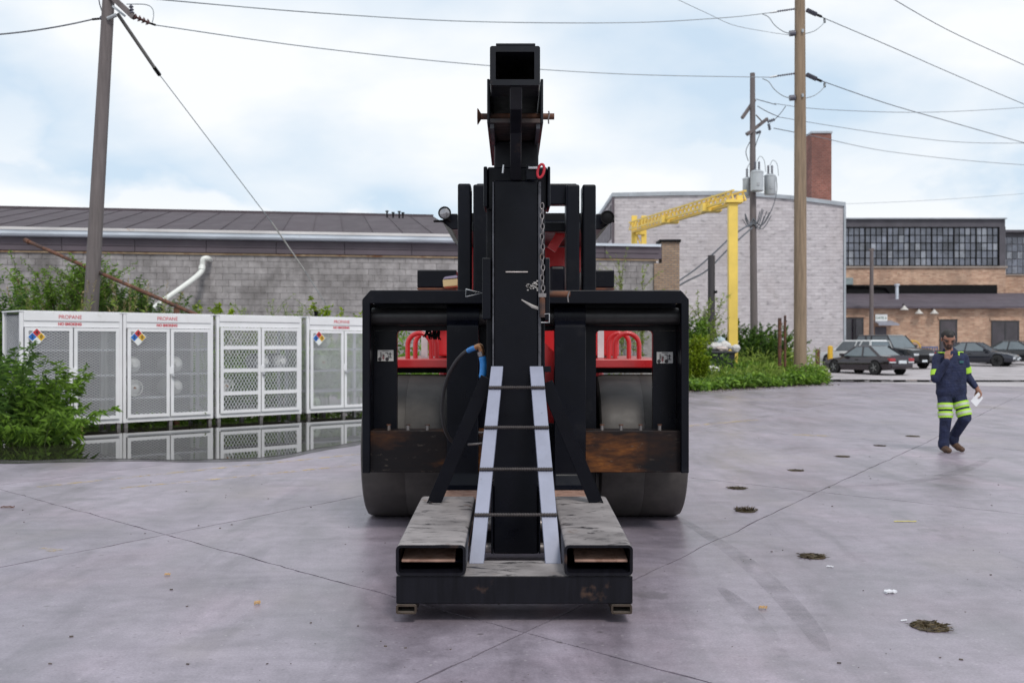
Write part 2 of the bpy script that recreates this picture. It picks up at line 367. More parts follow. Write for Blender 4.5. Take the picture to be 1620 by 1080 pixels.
# ================================================================== GROUND
def concretemat(name, far=False):
    m, t, b, out = newmat(name)
    base = ramp(t, tnoise(t, npos(t), 0.22, 6, 0.6, 0.5), [(0.32, (0.194, 0.166, 0.204)), (0.68, (0.288, 0.250, 0.296))])
    # sweeping and run-off: broad directional mottling
    st = tnoise(t, npos(t, (1.0, 0.35, 1), (3, 1, 0)), 1.1, 9, 0.68, 0.8)
    c = mixc(t, 1.0, base, ramp(t, st, [(0.33, 0.70), (0.5, 1.0), (0.68, 1.2)]), 'MULTIPLY')
    mid = tnoise(t, npos(t, (1, 1, 1), (5, 9, 0)), 4.5, 9, 0.72)
    c = mixc(t, 1.0, c, ramp(t, mid, [(0.32, 0.78), (0.68, 1.2)]), 'MULTIPLY')
    fine = tnoise(t, npos(t), 70, 4, 0.7)
    c = mixc(t, 1.0, c, ramp(t, fine, [(0.3, 0.74), (0.7, 1.24)]), 'MULTIPLY')
    # worn wheel tracks: long soft dark scuffs in two directions, and pinkish patches
    for (sx_, sy_, l_) in ((2.6, 0.35, (2, 5, 0)), (0.5, 2.2, (8, 1, 0))):
        q = tnoise(t, npos(t, (sx_, sy_, 1), l_), 1.2, 6, 0.6, 1.2)
        c = mixc(t, 1.0, c, ramp(t, q, [(0.30, 0.80), (0.46, 1.0), (0.75, 1.08)]), 'MULTIPLY')
    pk = ramp(t, tnoise(t, npos(t, (1, 0.7, 1), (1, 7, 0)), 0.8, 5), [(0.5, 0.0), (0.7, 0.5)])
    c = mixc(t, pk, c, mixc(t, 1.0, c, (1.12, 0.98, 1.0), 'MULTIPLY'))
    # oil spots
    vo = t.nodes.new('ShaderNodeTexVoronoi'); vo.inputs['Scale'].default_value = 0.85; t.links.new(npos(t, (1, 1, 0.0)), vo.inputs['Vector'])
    wob = t.nodes.new('ShaderNodeMath'); wob.operation = 'ADD'; t.links.new(vo.outputs['Distance'], wob.inputs[0])
    wm = t.nodes.new('ShaderNodeMath'); wm.operation = 'MULTIPLY'; wm.inputs[1].default_value = 0.22
    t.links.new(tnoise(t, npos(t), 9, 4), wm.inputs[0]); t.links.new(wm.outputs[0], wob.inputs[1])
    spot = ramp(t, wob.outputs[0], [(0.19, 1.0), (0.23, 0.0)])
    rnd = ramp(t, vo.outputs['Color'], [(0.45, 0.0), (0.7, 0.45)])
    c = mixc(t, mixc(t, 1.0, spot, rnd, 'MULTIPLY'), c, (0.085, 0.08, 0.085))
    # small dark specks of dirt
    v2 = t.nodes.new('ShaderNodeTexVoronoi'); v2.inputs['Scale'].default_value = 5.0; t.links.new(npos(t, (1, 1, 0.0), (1.7, 0.4, 0)), v2.inputs['Vector'])
    sp2 = ramp(t, v2.outputs['Distance'], [(0.06, 1.0), (0.12, 0.0)])
    r2_ = ramp(t, v2.outputs['Color'], [(0.52, 0.0), (0.7, 0.6)])
    c = mixc(t, mixc(t, 1.0, sp2, r2_, 'MULTIPLY'), c, (0.07, 0.06, 0.06))
    v3 = t.nodes.new('ShaderNodeTexVoronoi'); v3.inputs['Scale'].default_value = 17.0; t.links.new(npos(t, (1, 1, 0.0), (0.7, 2.4, 0)), v3.inputs['Vector'])
    c = mixc(t, mixc(t, 1.0, ramp(t, v3.outputs['Distance'], [(0.10, 1.0), (0.2, 0.0)]), ramp(t, v3.outputs['Color'], [(0.56, 0.0), (0.7, 0.5)]), 'MULTIPLY'), c, (0.08, 0.07, 0.07))
    c = mixc(t, mixc(t, 1.0, ramp(t, v3.outputs['Distance'], [(0.08, 1.0), (0.16, 0.0)]), ramp(t, v3.outputs['Color'], [(0.36, 0.45), (0.44, 0.0)]), 'MULTIPLY'), c, (0.5, 0.47, 0.48))
    # sharp-edged old spill marks
    sm_ = ramp(t, tnoise(t, npos(t, (1, 1, 1), (4, 4, 0)), 1.9, 10, 0.72, 0.3), [(0.60, 0.0), (0.625, 0.22), (0.7, 0.12)])
    c = mixc(t, sm_, c, (0.12, 0.11, 0.12))
    # tan silt
    k = ramp(t, tnoise(t, npos(t, (1, 0.6, 1), (11, 4, 0)), 0.5, 7), [(0.55, 0.0), (0.78, 0.55)])
    c = mixc(t, k, c, (0.30, 0.255, 0.235))
    oi = t.nodes.new('ShaderNodeObjectInfo')
    c = mixc(t, 1.0, c, ramp(t, oi.outputs['Random'], [(0, 0.955), (1, 1.04)]), 'MULTIPLY')
    t.links.new(c, b.inputs['Base Color'])
    t.links.new(ramp(t, st, [(0.3, 0.28), (0.7, 0.46)]), b.inputs['Roughness'])
    b.inputs['Specular IOR Level'].default_value = 0.9
    bump(t, b, mixc(t, 0.5, mid, fine), 0.10, 0.008)
    return m
CONC = concretemat('yard_concrete')
DIRT = M('joint_dirt', (0.035, 0.03, 0.027), 0.95, 0, 0.4, 8)
FARG = M('far_lot_concrete', (0.40, 0.37, 0.385), 0.8, 0, 0.2, 0.4, col2=(0.26, 0.24, 0.245), lo=0.5, hi=0.7, s2=0.5, bmp=0.2, bs=5)

def GZ(y):       # the lot rises gently towards the buildings
    if y < 50: return 0.0
    return min(0.64, (y - 50) * 0.020)

g = MB()
ys = [-80, 44, 50, 60, 82, 140, 900]
for i in range(len(ys) - 1):
    z0, z1 = GZ(ys[i]) - 0.035, GZ(ys[i + 1]) - 0.035
    if ys[i] >= 82: z0 = z1 = 0.605
    if i == len(ys) - 2: pass
    g.add([(-600, ys[i], z0), (600, ys[i], z0), (600, ys[i + 1], z1), (-600, ys[i + 1], z1)], [(0, 1, 2, 3)])
ground = g.build('ground', FARG); tag(ground, kind='structure'); ground.location.z = ground.location.z
yard = MB().add([(-45, -30, -0.02), (55, -30, -0.02), (55, 43.9, -0.02), (-45, 43.9, -0.02)], [(0, 1, 2, 3)]).build('yard', DIRT); tag(yard, kind='structure')
yo = ORG[yard]
A_ = Vector((-0.695, 0.719)); B_ = Vector((0.497, 0.868)); O_ = Vector((0.07, 5.98)); SA, SB = 4.3, 6.6
rj = random.Random(5)
nodes = {}
def lat(i, j):
    if (i, j) not in nodes:
        jj = Vector((rj.uniform(-.05, .05), rj.uniform(-.05, .05))) if (i, j) != (0, 0) else Vector((0, 0))
        nodes[(i, j)] = O_ + A_ * (SA * i) + B_ * (SB * j) + jj
    return nodes[(i, j)]
edges = {}
def edge(p, q):       # slightly wandering joint shared by both slabs
    if (p, q) not in edges:
        a, b = lat(*p), lat(*q); n = 46; d = (b - a); nn = Vector((-d.y, d.x)).normalized(); pts = []
        sd_ = rj.uniform(0, 100); near = min(a.y, b.y) < 18
        for k in range(n + 1):
            w = math.sin(PI * k / n) ** 0.5
            off = (mnoise.noise(Vector((sd_ + k * 0.22, 0, 0))) * 0.030 + mnoise.noise(Vector((sd_ + k * 0.9, 3, 0))) * 0.010) * w
            pts.append(a + d * (k / n) + nn * off)
        edges[(p, q)] = pts
    return edges[(p, q)]
def inset(poly, hw):
    out = []; n = len(poly)
    for i in range(n):
        d = (poly[(i + 1) % n] - poly[i - 1]).normalized(); nn = Vector((-d.y, d.x))
        out.append(poly[i] + nn * (hw + rj.random() ** 4 * 0.010))
    return out
for i in range(-9, 10):
    for j in range(-3, 8):
        c4 = [lat(i, j), lat(i, j + 1), lat(i + 1, j + 1), lat(i + 1, j)]
        cx = sum(p.x for p in c4) / 4; cy = sum(p.y for p in c4) / 4
        if not (-30 < cx < 42 and -4 < cy < 47.5): continue
        if max(p.y for p in c4) > 49: continue
        poly = edge((i, j), (i, j + 1))[:-1] + edge((i, j + 1), (i + 1, j + 1))[:-1] + list(reversed(edge((i + 1, j), (i + 1, j + 1))))[:-1] + list(reversed(edge((i, j), (i + 1, j))))[:-1]
        ar = sum(poly[k].x * poly[(k + 1) % len(poly)].y - poly[(k + 1) % len(poly)].x * poly[k].y for k in range(len(poly)))
        if ar < 0: poly.reverse()
        poly = inset(poly, 0.0045)
        m = MB().prism([(p.x, p.y) for p in poly], 'z', -0.019, 0.0)
        m.build('slab', CONC, yard)
# gravel-grey strip of lot beyond the slabs so that their ragged far edge meets flat concrete
s = MB()
s.add([(-60, 40, -0.006), (60, 40, -0.006), (60, 50.0, -0.006), (-60, 50.0, -0.006), (60, 82, 0.634), (-60, 82, 0.634)], [(0, 1, 2, 3), (3, 2, 4, 5)])
o = s.build('parking_lot', FARG); tag(o, kind='structure')

# faded yellow bay lines, skid marks
def alphamat(name, col, lo, hi, amax=1.0, s=6, st=(1, 1, 1), rough=0.7):
    m, t, b, out = newmat(name)
    b.inputs['Base Color'].default_value = (*col, 1); b.inputs['Roughness'].default_value = rough
    k = ramp(t, tnoise(t, npos(t, st), s, 9, 0.7), [(lo, 0.0), (hi, amax)])
    t.links.new(k, b.inputs['Alpha']); return m
YLINE = alphamat('faded_yellow_paint', (0.62, 0.46, 0.17), 0.47, 0.62, 0.75, 7)
SKID = alphamat('skid_rubber', (0.09, 0.085, 0.09), 0.38, 0.80, 0.33, 2.5)
def ribbon(name, pts, w, mat, z, parent=None):
    mb = MB(); n = len(pts); v = []
    for i, p in enumerate(pts):
        d = (pts[min(i + 1, n - 1)] - pts[max(i - 1, 0)]).normalized(); nn = Vector((-d.y, d.x, 0)); ww = w * (0.35 + 0.65 * math.sin(PI * (i + .5) / n)) if name == 'skid_mark' else w
        v += [(p.x - nn.x * ww / 2, p.y - nn.y * ww / 2, z), (p.x + nn.x * ww / 2, p.y + nn.y * ww / 2, z)]
    mb.add(v, [(2 * i, 2 * i + 1, 2 * i + 3, 2 * i + 2) for i in range(n - 1)])
    return mb.build(name, mat, parent)
def spline(pts, k=10):
    out = []; n = len(pts)
    for i in range(n - 1):
        p0, p1, p2, p3 = pts[max(i - 1, 0)], pts[i], pts[i + 1], pts[min(i + 2, n - 1)]
        for j in range(k):
            u = j / k
            out.append(0.5 * ((2 * p1) + (p2 - p0) * u + (2 * p0 - 5 * p1 + 4 * p2 - p3) * u * u + (3 * p1 - p0 - 3 * p2 + p3) * u ** 3))
    out.append(pts[-1]); return out
for pts, w in (([G(60, 770), G(330, 742), G(570, 718)], 0.09), ([G(190, 772), G(400, 752), G(575, 734), G(640, 728)], 0.09), ([G(1085, 674), G(1195, 664)], 0.2), ([G(1255, 687), G(1315, 690)], 0.22), ([G(62, 868), G(92, 871)], 0.10)):
    ribbon('painted_line', spline(pts, 6), w, YLINE, 0.003, yard)
for pts, w in (([G(1065, 815), G(1140, 860), G(1210, 915), G(1275, 985), G(1305, 1030)], 0.16), ([G(1140, 930), G(1190, 975), G(1240, 1040)], 0.13), ([G(1300, 770), G(1420, 765), G(1520, 745), G(1570, 722)], 0.2), ([G(1350, 712), G(1500, 707), G(1610, 716)], 0.16)):
    ribbon('skid_mark', spline(pts, 8), w, SKID, 0.0045, yard)

# puddles
def watermat():
    m, t, b, out = newmat('puddle_water')
    b.inputs['Base Color'].default_value = (0.020, 0.018, 0.014, 1); b.inputs['Roughness'].default_value = 0.015; b.inputs['IOR'].default_value = 1.33
    b.inputs['Specular IOR Level'].default_value = 0.5
    bump(t, b, tnoise(t, npos(t, (1, 1, 1)), 5, 3), 0.008, 0.01)
    return m
WATER = watermat()
WET = alphamat('wet_concrete', (.075, .068, .07), .30, .62, .85, 1.6, rough=.25)
def puddle(pts, z, k=8, wob=0.22, seed=1):
    pts = [Vector((p[0], p[1], 0)) for p in pts]; n = len(pts); out = []
    for i in range(n):
        p0, p1, p2, p3 = pts[i - 1], pts[i], pts[(i + 1) % n], pts[(i + 2) % n]
        for j in range(k):
            u = j / k
            q = 0.5 * ((2 * p1) + (p2 - p0) * u + (2 * p0 - 5 * p1 + 4 * p2 - p3) * u * u + (3 * p1 - p0 - 3 * p2 + p3) * u ** 3)
            out.append((q.x + mnoise.noise(q * 1.3 + Vector((seed, 0, 0))) * wob, q.y + mnoise.noise(q * 1.1 + Vector((0, seed, 4))) * wob))
    o = MB().prism(out, 'z', z - 0.004, z).build('puddle', WATER)
    cx = sum(p[0] for p in out) / len(out); cy = sum(p[1] for p in out) / len(out); big = []
    for (x, y) in out:
        q = Vector((x, y, 0)); f_ = .10 + .35 * (mnoise.noise(q * .9 + Vector((seed, 9, 0))) + .6); d = Vector((x - cx, y - cy)).normalized() * max(f_, .03); big.append((x + d.x, y + d.y))
    w_ = MB().prism(big, 'z', z - 0.0055, z - 0.0045).build('wet_margin', WET, o)
    return tag(o, kind='structure')
puddle([(-13, 14.7), (-9, 14.75), (-7.1, 14.85), (-6.05, 14.95), (-4.2, 15.0), (-3.35, 15.5), (-2.6, 17.6), (-1.6, 19.3), (-1.3, 22.5), (-2.2, 25.2), (-4.4, 25.2), (-7.0, 22.6), (-9.2, 20.3), (-13, 18.3)], 0.008)
puddle([(13.3, 46.6), (15.5, 46.0), (18, 46.3), (22, 46.5), (25, 47.2), (27, 48.0), (22, 48.3), (18.5, 48.4), (15.2, 49.3), (13.6, 48.6)], 0.008, 6, 0.25, 5)

# ================================================================== LEFT BUILDING
BLK = M('concrete_block', (0.33, 0.31, 0.315), 0.92, 0, 0.22, 5, col2=(0.12, 0.11, 0.108), lo=0.46, hi=0.72, s2=0.9, st2=(1, 1, 0.55), bmp=0.5, bs=45, bd=0.006, rand=0.13)
MORTAR = M('mortar', (0.30, 0.285, 0.28), 0.95, 0, 0.25, 6)
ROOFM = M('brown_sheet_roof', (0.068, 0.052, 0.062), 0.8, 0, 0.12, 0.6, col2=(0.10, 0.082, 0.092), lo=0.5, hi=0.8, s2=1.2, st2=(1.4, 0.25, 1), rand=0.10)
FASC = M('purple_brown_fascia', (0.095, 0.075, 0.092), 0.6, 0, 0.15, 1.0, col2=(0.15, 0.085, 0.06), lo=0.66, hi=0.74, s2=3, rand=0.08)
GUTT = M('galvanised_gutter', (0.58, 0.63, 0.70), 0.5, 0.2, 0.2, 1.5, stretch=(0.4, 0.4, 2), col2=(0.26, 0.16, 0.10), lo=0.64, hi=0.74, s2=2.2, st2=(0.6, 0.6, 3))
FLASH = M('rusty_flashing', (0.42, 0.30, 0.19), 0.7, 0.1, 0.3, 2, col2=(0.24, 0.11, 0.05), lo=0.5, hi=0.65, s2=3)
BA = math.atan2(3.5, 20.64)
lb = lroot(thing('warehouse', 'long low concrete block warehouse with brown sheet roof behind the white propane cabinets', 'building', (-15.7, 33.0, 0), BA))
MB().box(-9, 20.9, 0.03, 0.3, 0, 4.45).build('wall', MORTAR, lb)
wall = lb.children[0]; ORG[wall] = Vector()
bmesh_ = MB().box(0.006, 0.394, 0.0, 0.06, 0.005, 0.195).mesh('block', BLK)
cnt = 0; rest = MB(); rb = random.Random(3)
cells = []
for r in range(10):
    z = 4.25 - 0.2 * r
    for k in range(-8, 53):
        x = k * 0.4 + (0.2 if r % 2 else 0)
        if x > 20.4: continue
        cells.append((r, x, z))
def seen(cx):
    r, x, z = cx; return (0 if -0.5 < x < 14.2 else (1 if 16.5 < x else 2), r, x)
cells.sort(key=seen)
for (r, x, z) in cells:
    jy = rb.uniform(-0.008, 0.006)
    if cnt < 300:
        o = inst('block', bmesh_, wall, (x, jy, z)); cnt += 1
    else: rest.box(x + .006, x + .394, jy, jy + .06, z + .005, z + .195)
for r in range(11):
    for k in range(-8, 53):
        x = k * 0.4 + (0.2 if r % 2 else 0)
        if x < 20.4: rest.box(x + .006, x + .394, 0.0, .06, 2.25 - 0.2 * r + .005, 2.25 - 0.2 * r + .195)
tag(rest.build('blockwork', BLK, wall), kind='stuff')
MB().box(-9, 20.95, -0.06, 0.02, 4.44, 4.49).build('flashing', FLASH, lb)
for i in range(14):
    x0 = -9 + i * 2.16
    MB().box(x0, x0 + 2.15, -0.10 - 0.004 * (i % 2), 0.0, 4.50, 4.90).build('fascia_panel', FASC, lb, bevel=0.01)
MB().box(-9, 20.95, -0.13, -0.115, 4.685, 4.70).build('fascia_strip', FASC, lb)
gu = MB()
gu.prism([(-0.30, 4.93), (0.0, 4.90), (0.0, 5.16), (-0.30, 5.10), (-0.34, 5.13), (-0.34, 4.99)], 'x', -9, 14.3)
gu.build('gutter', GUTT, lb)
MB().box(-9, 14.3, -0.37, -0.33, 5.105, 5.19).build('gutter_lip', M('chalky_white_lip', (.62, .60, .60), .7, 0, .2, 1.5, stretch=(.4, .4, 2), col2=(.35, .22, .14), lo=.62, hi=.72, s2=2), lb)
rpm = MB()
for i in range(24):
    x0 = -9 + i * 0.97
    p = MB()
    p.hexa([(x0, -0.1, 5.16), (x0 + .955, -0.1, 5.16), (x0 + .955, 10.5, 7.0), (x0, 10.5, 7.0), (x0, -0.1, 5.2), (x0 + .955, -0.1, 5.2), (x0 + .955, 10.5, 7.04), (x0, 10.5, 7.04)])
    p.hexa([(x0 + .955, -0.12, 5.17), (x0 + .97, -0.12, 5.17), (x0 + .97, 10.5, 7.01), (x0 + .955, 10.5, 7.01), (x0 + .955, -0.12, 5.222), (x0 + .97, -0.12, 5.222), (x0 + .97, 10.5, 7.062), (x0 + .955, 10.5, 7.062)])
    p.build('roof_panel', ROOFM, lb)
MB().box(-9, 14.3, 10.4, 10.7, 6.9, 7.12).build('ridge_cap', ROOFM, lb)
MB().box(14.3, 21.0, -0.2, 12, 4.905, 4.99).build('flat_roof', GUTT, lb)
MB().box(-9, 20.9, 0.31, 20, 0, 4.3).build('interior_block', MORTAR, lb)
MB().box(-9, 20.85, 0.02, 0.3, 4.495, 4.90).build('eaves_board', BLACKD, lb)
MB().prism([(0.0, 4.4), (0.0, 5.15), (10.5, 6.95), (21, 5.1), (21, 4.4)], 'x', 14.0, 14.25).build('gable', FASC, lb)
# small roof aerials on the ridge
va = thing('roof_vent', 'small dark roof vent cluster on the brown warehouse ridge', 'vent', P(620, 343, 44))
for dx, h in ((-0.2, 0.22), (0.05, 0.16), (0.3, 0.2), (0.45, 0.15)):
    b0 = P(620, 343, 44)
    MB().cyl(b0 + Vector((dx, 0, -0.3)), b0 + Vector((dx, 0, h)), 0.035, n=6).build('vent_pipe', BLACKD, va)
    MB().cyl(b0 + Vector((dx, 0, h - .02)), b0 + Vector((dx, 0, h + .03)), 0.07, n=6).build('vent_cap', BLACKD, va)

# brick pier at the warehouse's right-hand end
PIERB = brickmat('pier_brick', (0.27, 0.18, 0.12), (0.34, 0.24, 0.16), (0.17, 0.15, 0.14), 0.21, 0.075, 0.011, var=0.2, bmp=0.4)
pr = thing('brick_pier', 'stepped tan brick pier at the right end of the low warehouse', 'pier', (5.3, 36.6, 0))
MB().box(PX(1047, 36.4), PX(1075, 36.4), 36.4, 37.2, 0, PZ(383, 36.4)).build('shaft', PIERB, pr)
MB().box(PX(1035, 36.39), PX(1047, 36.4) - .002, 36.39, 37.2, 0, PZ(416, 36.4)).build('shoulder', PIERB, pr)
MB().box(PX(1043, 36.4), PX(1077, 36.4), 36.33, 37.25, PZ(383, 36.4), PZ(379, 36.4)).build('cap', BLACKD, pr)

# ================================================================== GREY BLOCK BUILDING
GREYB = brickmat('split_face_block', (0.45, 0.415, 0.44), (0.53, 0.495, 0.52), (0.42, 0.39, 0.41), 0.45, 0.2, 0.010, stain=(0.42, 0.37, 0.37), var=0.08, bmp=0.7)
TRIM = M('pale_metal_trim', (0.36, 0.39, 0.43), 0.5, 0.1, 0.15, 1, col2=(0.2, 0.16, 0.15), lo=0.62, hi=0.75, s2=1.5)
gb = thing('block_building', 'tall windowless pale grey split-face block building behind the yellow gantry', 'building', (13.3, 66, 0.4))
yb = 66.0; xl, xr = PX(972, yb), PX(1334, yb)
top = [(xl, PZ(309, yb)), (PX(1060, yb), PZ(307, yb)), (PX(1165, yb), PZ(306, yb)), (PX(1250, yb), PZ(313, yb)), (xr, PZ(324, yb))]
MB().prism([(xl, 0.2), (xr, 0.2)] + list(reversed(top)), 'y', yb, yb + 22).build('wall', GREYB, gb)
for i in range(len(top) - 1):
    (x0, z0), (x1, z1) = top[i], top[i + 1]
    e0 = 0.15 if i == 0 else 0.0; e1 = 0.12 if i == len(top) - 2 else -0.012
    MB().hexa([(x0 - e0, yb - .12, z0 - .10), (x1 + e1, yb - .12, z1 - .10), (x1 + e1, yb + 22.1, z1 - .10), (x0 - e0, yb + 22.1, z0 - .10),
               (x0 - e0, yb - .12, z0 + .14), (x1 + e1, yb - .12, z1 + .14), (x1 + e1, yb + 22.1, z1 + .14), (x0 - e0, yb + 22.1, z0 + .14)]).build('coping', TRIM, gb)
MB().box(xl - .16, xl - .02, yb - .1, yb + 0.1, 5, top[0][1] - .1).build('corner_trim', FASC, gb)
MB().box(xr + .02, xr + .14, yb - .1, yb + .06, 0.3, top[-1][1] - .1).build('downpipe', TRIM, gb)
MB().box(xl - .05, xl - .003, yb + 2, yb + 20, 8.3, 10.4).build('side_louvre', FASC, gb)
CHIMB = brickmat('chimney_brick', (0.20, 0.072, 0.052), (0.27, 0.10, 0.075), (0.26, 0.18, 0.16), 0.3, 0.12, 0.012, stain=(0.12, 0.06, 0.055), var=0.25, bmp=0.4)
ch = thing('chimney', 'square red brick chimney rising behind the grey block building', 'chimney', (21, 74, 6))
MB().box(PX(1284, 74), PX(1315.5, 74), 74, 76.4, 6, PZ(211, 74)).build('stack', CHIMB, ch)
MB().hexa([(PX(1278.5, 74), 76.0, 6), (PX(1284, 74) - .003, 74.0, 6), (PX(1284, 74) - .003, 76.4, 6), (PX(1278.5, 74), 76.4, 6), (PX(1278.5, 74), 76.0, PZ(213, 74)), (PX(1284, 74) - .003, 74.0, PZ(211, 74)), (PX(1284, 74) - .003, 76.4, PZ(211, 74)), (PX(1278.5, 74), 76.4, PZ(213, 74))]).build('side_face', CHIMB, ch)
MB().box(PX(1283, 74), PX(1316.5, 74), 73.92, 76.5, PZ(211, 74), PZ(208, 74)).build('cap', TRIM, ch)
MB().cyl((PX(1301, 75), 75, PZ(209, 74)), (PX(1301, 75), 75, PZ(204, 74)), .09, n=8).build('rod', BLACKD, ch)

# ================================================================== BRICK FACTORY
FACTB = brickmat('factory_brick', (0.38, 0.225, 0.155), (0.52, 0.35, 0.25), (0.42, 0.33, 0.27), 0.36, 0.13, 0.010, stain=(0.14, 0.10, 0.08), var=0.22, bmp=0.3)
CAPST = M('stone_cap', (0.30, 0.25, 0.22), 0.85, 0, 0.2, 1)
DARKM = M('dark_window_band', (0.075, 0.07, 0.085), 0.6, 0, 0.25, 1.0)
def glassmat(name, lo, hi, rough=0.12):
    m, t, b, out = newmat(name)
    oi = t.nodes.new('ShaderNodeObjectInfo')
    c = ramp(t, oi.outputs['Random'], [(0.0, lo), (0.72, sc(lo, 2.2)), (0.86, hi), (1.0, sc(hi, 1.2))])
    c = mixc(t, 1.0, c, ramp(t, tnoise(t, npos(t), 1.6, 5), [(0.3, 0.6), (0.7, 1.5)]), 'MULTIPLY')
    t.links.new(c, b.inputs['Base Color'])
    t.links.new(ramp(t, tnoise(t, npos(t), 3, 4), [(0.3, rough * .6), (0.7, rough * 2)]), b.inputs['Roughness'])
    b.inputs['Specular IOR Level'].default_value = 0.7
    return m
PANE = glassmat('dirty_factory_glass', (0.065, 0.072, 0.092), (0.20, 0.215, 0.25), 0.12)
WGLASS = glassmat('dark_window_glass', (0.020, 0.016, 0.022), (0.035, 0.025, 0.032), 0.06)
fb = thing('brick_factory', 'two-storey tan brick factory with a long band of small steel-framed panes', 'building', (33, 78, 0.55))
Y2 = 84.0; YA = 78.0
fx0, fx1 = PX(1328, Y2), PX(1591, Y2)
MB().box(fx0, fx1, Y2, Y2 + 14, 0.4, PZ(424, Y2)).build('wall', FACTB, fb)
MB().box(fx0 - .1, fx1 + .1, Y2 - .12, Y2 + .3, PZ(424, Y2), PZ(421, Y2)).build('window_ledge', CAPST, fb)
MB().box(fx0, fx1 - .1, Y2 + .25, Y2 + 14, PZ(421, Y2), PZ(347, Y2)).build('upper_storey', DARKM, fb)
MB().box(fx0 - .15, fx1, Y2 - .25, Y2 + 14.2, PZ(347, Y2), PZ(345, Y2)).build('parapet_cap', TRIM, fb)
MB().box(fx0, fx1 - .05, Y2 - .02, Y2 + .2, PZ(359, Y2), PZ(347.2, Y2)).build('fascia', DARKM, fb)
MB().box(PX(1581, Y2), fx1 - .02, Y2 - .04, Y2 + .22, PZ(421, Y2) + .002, PZ(359, Y2)).build('end_panel', DARKM, fb)
band = MB().box(PX(1334, Y2), PX(1581, Y2), Y2 + .14, Y2 + .2, PZ(421, Y2) + .01, PZ(359, Y2)).build('window_band', DARKM, fb)
ncol, nrow = 28, 5
wx0, wx1, wz0, wz1 = PX(1334, Y2), PX(1580, Y2), PZ(420, Y2), PZ(360, Y2)
pw, ph = (wx1 - wx0) / ncol, (wz1 - wz0) / nrow
pm = MB().box(0.025, pw - 0.025, 0, 0.01, 0.03, ph - 0.03).mesh('pane', PANE)
rp = random.Random(8)
for i in range(ncol):
    for j in range(nrow):
        inst('pane', pm, band, (wx0 + i * pw - ORG[band].x, Y2 + .10 - ORG[band].y, wz0 + j * ph - ORG[band].z), (rp.uniform(-.025, .025), 0, rp.uniform(-.025, .025)))
for i in range(ncol + 1):
    w = 0.10 if i % 4 == 0 else 0.04
    MB().box(wx0 + i * pw - w / 2, wx0 + i * pw + w / 2, Y2 + .04, Y2 + .135, wz0, wz1).build('mullion', BLACKD, band)
for j in range(nrow + 1):
    MB().box(wx0, wx1, Y2 + .06, Y2 + .13, wz0 + j * ph - .02, wz0 + j * ph + .02).build('glazing_bar', BLACKD, band)
# right wing
MB().box(fx1 + .02, fx1 + 16, Y2 + 2, Y2 + 16, 0.4, PZ(436, Y2 + 2)).build('wing_wall', FACTB, fb)
MB().box(fx1 + .02, fx1 + 16, Y2 + 2.3, Y2 + 16, PZ(436, Y2 + 2), PZ(365, Y2 + 2)).build('wing_upper_storey', DARKM, fb)
MB().box(fx1 + .02, fx1 + 16, Y2 + 1.9, Y2 + 2.3, PZ(436, Y2 + 2), PZ(434, Y2 + 2)).build('wing_ledge', CAPST, fb)
MB().box(fx1 + .02, fx1 + 16, Y2 + 1.8, Y2 + 16, PZ(368, Y2 + 2), PZ(364, Y2 + 2)).build('wing_parapet', DARKM, fb)
band2 = MB().box(fx1 + .1, fx1 + 6, Y2 + 2.2, Y2 + 2.29, PZ(434, Y2 + 2), PZ(369, Y2 + 2)).build('wing_window_band', DARKM, fb)
for i in range(10):
    for j in range(5):
        inst('pane', pm, band2, (fx1 + .2 + i * pw - ORG[band2].x, Y2 + 2.16 - ORG[band2].y, PZ(433, Y2 + 2) + j * ph - ORG[band2].z), (rp.uniform(-.02, .02), 0, rp.uniform(-.02, .02)))
wdx = MB().box(PX(1591, Y2 + 2), PX(1613, Y2 + 2), Y2 + 1.97, Y2 + 2.02, PZ(480, Y2 + 2), PZ(464, Y2 + 2)).build('dark_opening', BLACKD, fb)
# annex in front
ANR = M('annex_roofing', (0.085, 0.07, 0.088), 0.7, 0, 0.2, 0.7, col2=(0.13, 0.115, 0.135), lo=0.5, hi=0.8, s2=0.8, st2=(0.4, 1.5, 1))
ax0, ax1 = PX(1322, YA), PX(1700, YA)
MB().box(ax0, ax1, YA, Y2 - .01, 0.4, PZ(488, YA)).build('annex_wall', FACTB, fb)
ze, zr = PZ(488, YA), PZ(466, Y2)
MB().hexa([(ax0 - .1, YA - .5, ze), (ax1, YA - .5, ze), (ax1, Y2 - .02, zr), (ax0 - .1, Y2 - .02, zr), (ax0 - .1, YA - .5, ze + .16), (ax1, YA - .5, ze + .16), (ax1, Y2 - .02, zr + .12), (ax0 - .1, Y2 - .02, zr + .12)]).build('annex_roof', ANR, fb)
MB().box(ax0, PX(1575, Y2), Y2 - .3, Y2 - .022, zr + .05, zr + .75).build('roof_upstand', BLACKD, fb)
FRAME = M('dark_window_frame', (0.03, 0.03, 0.035), 0.5, 0, 0.2)
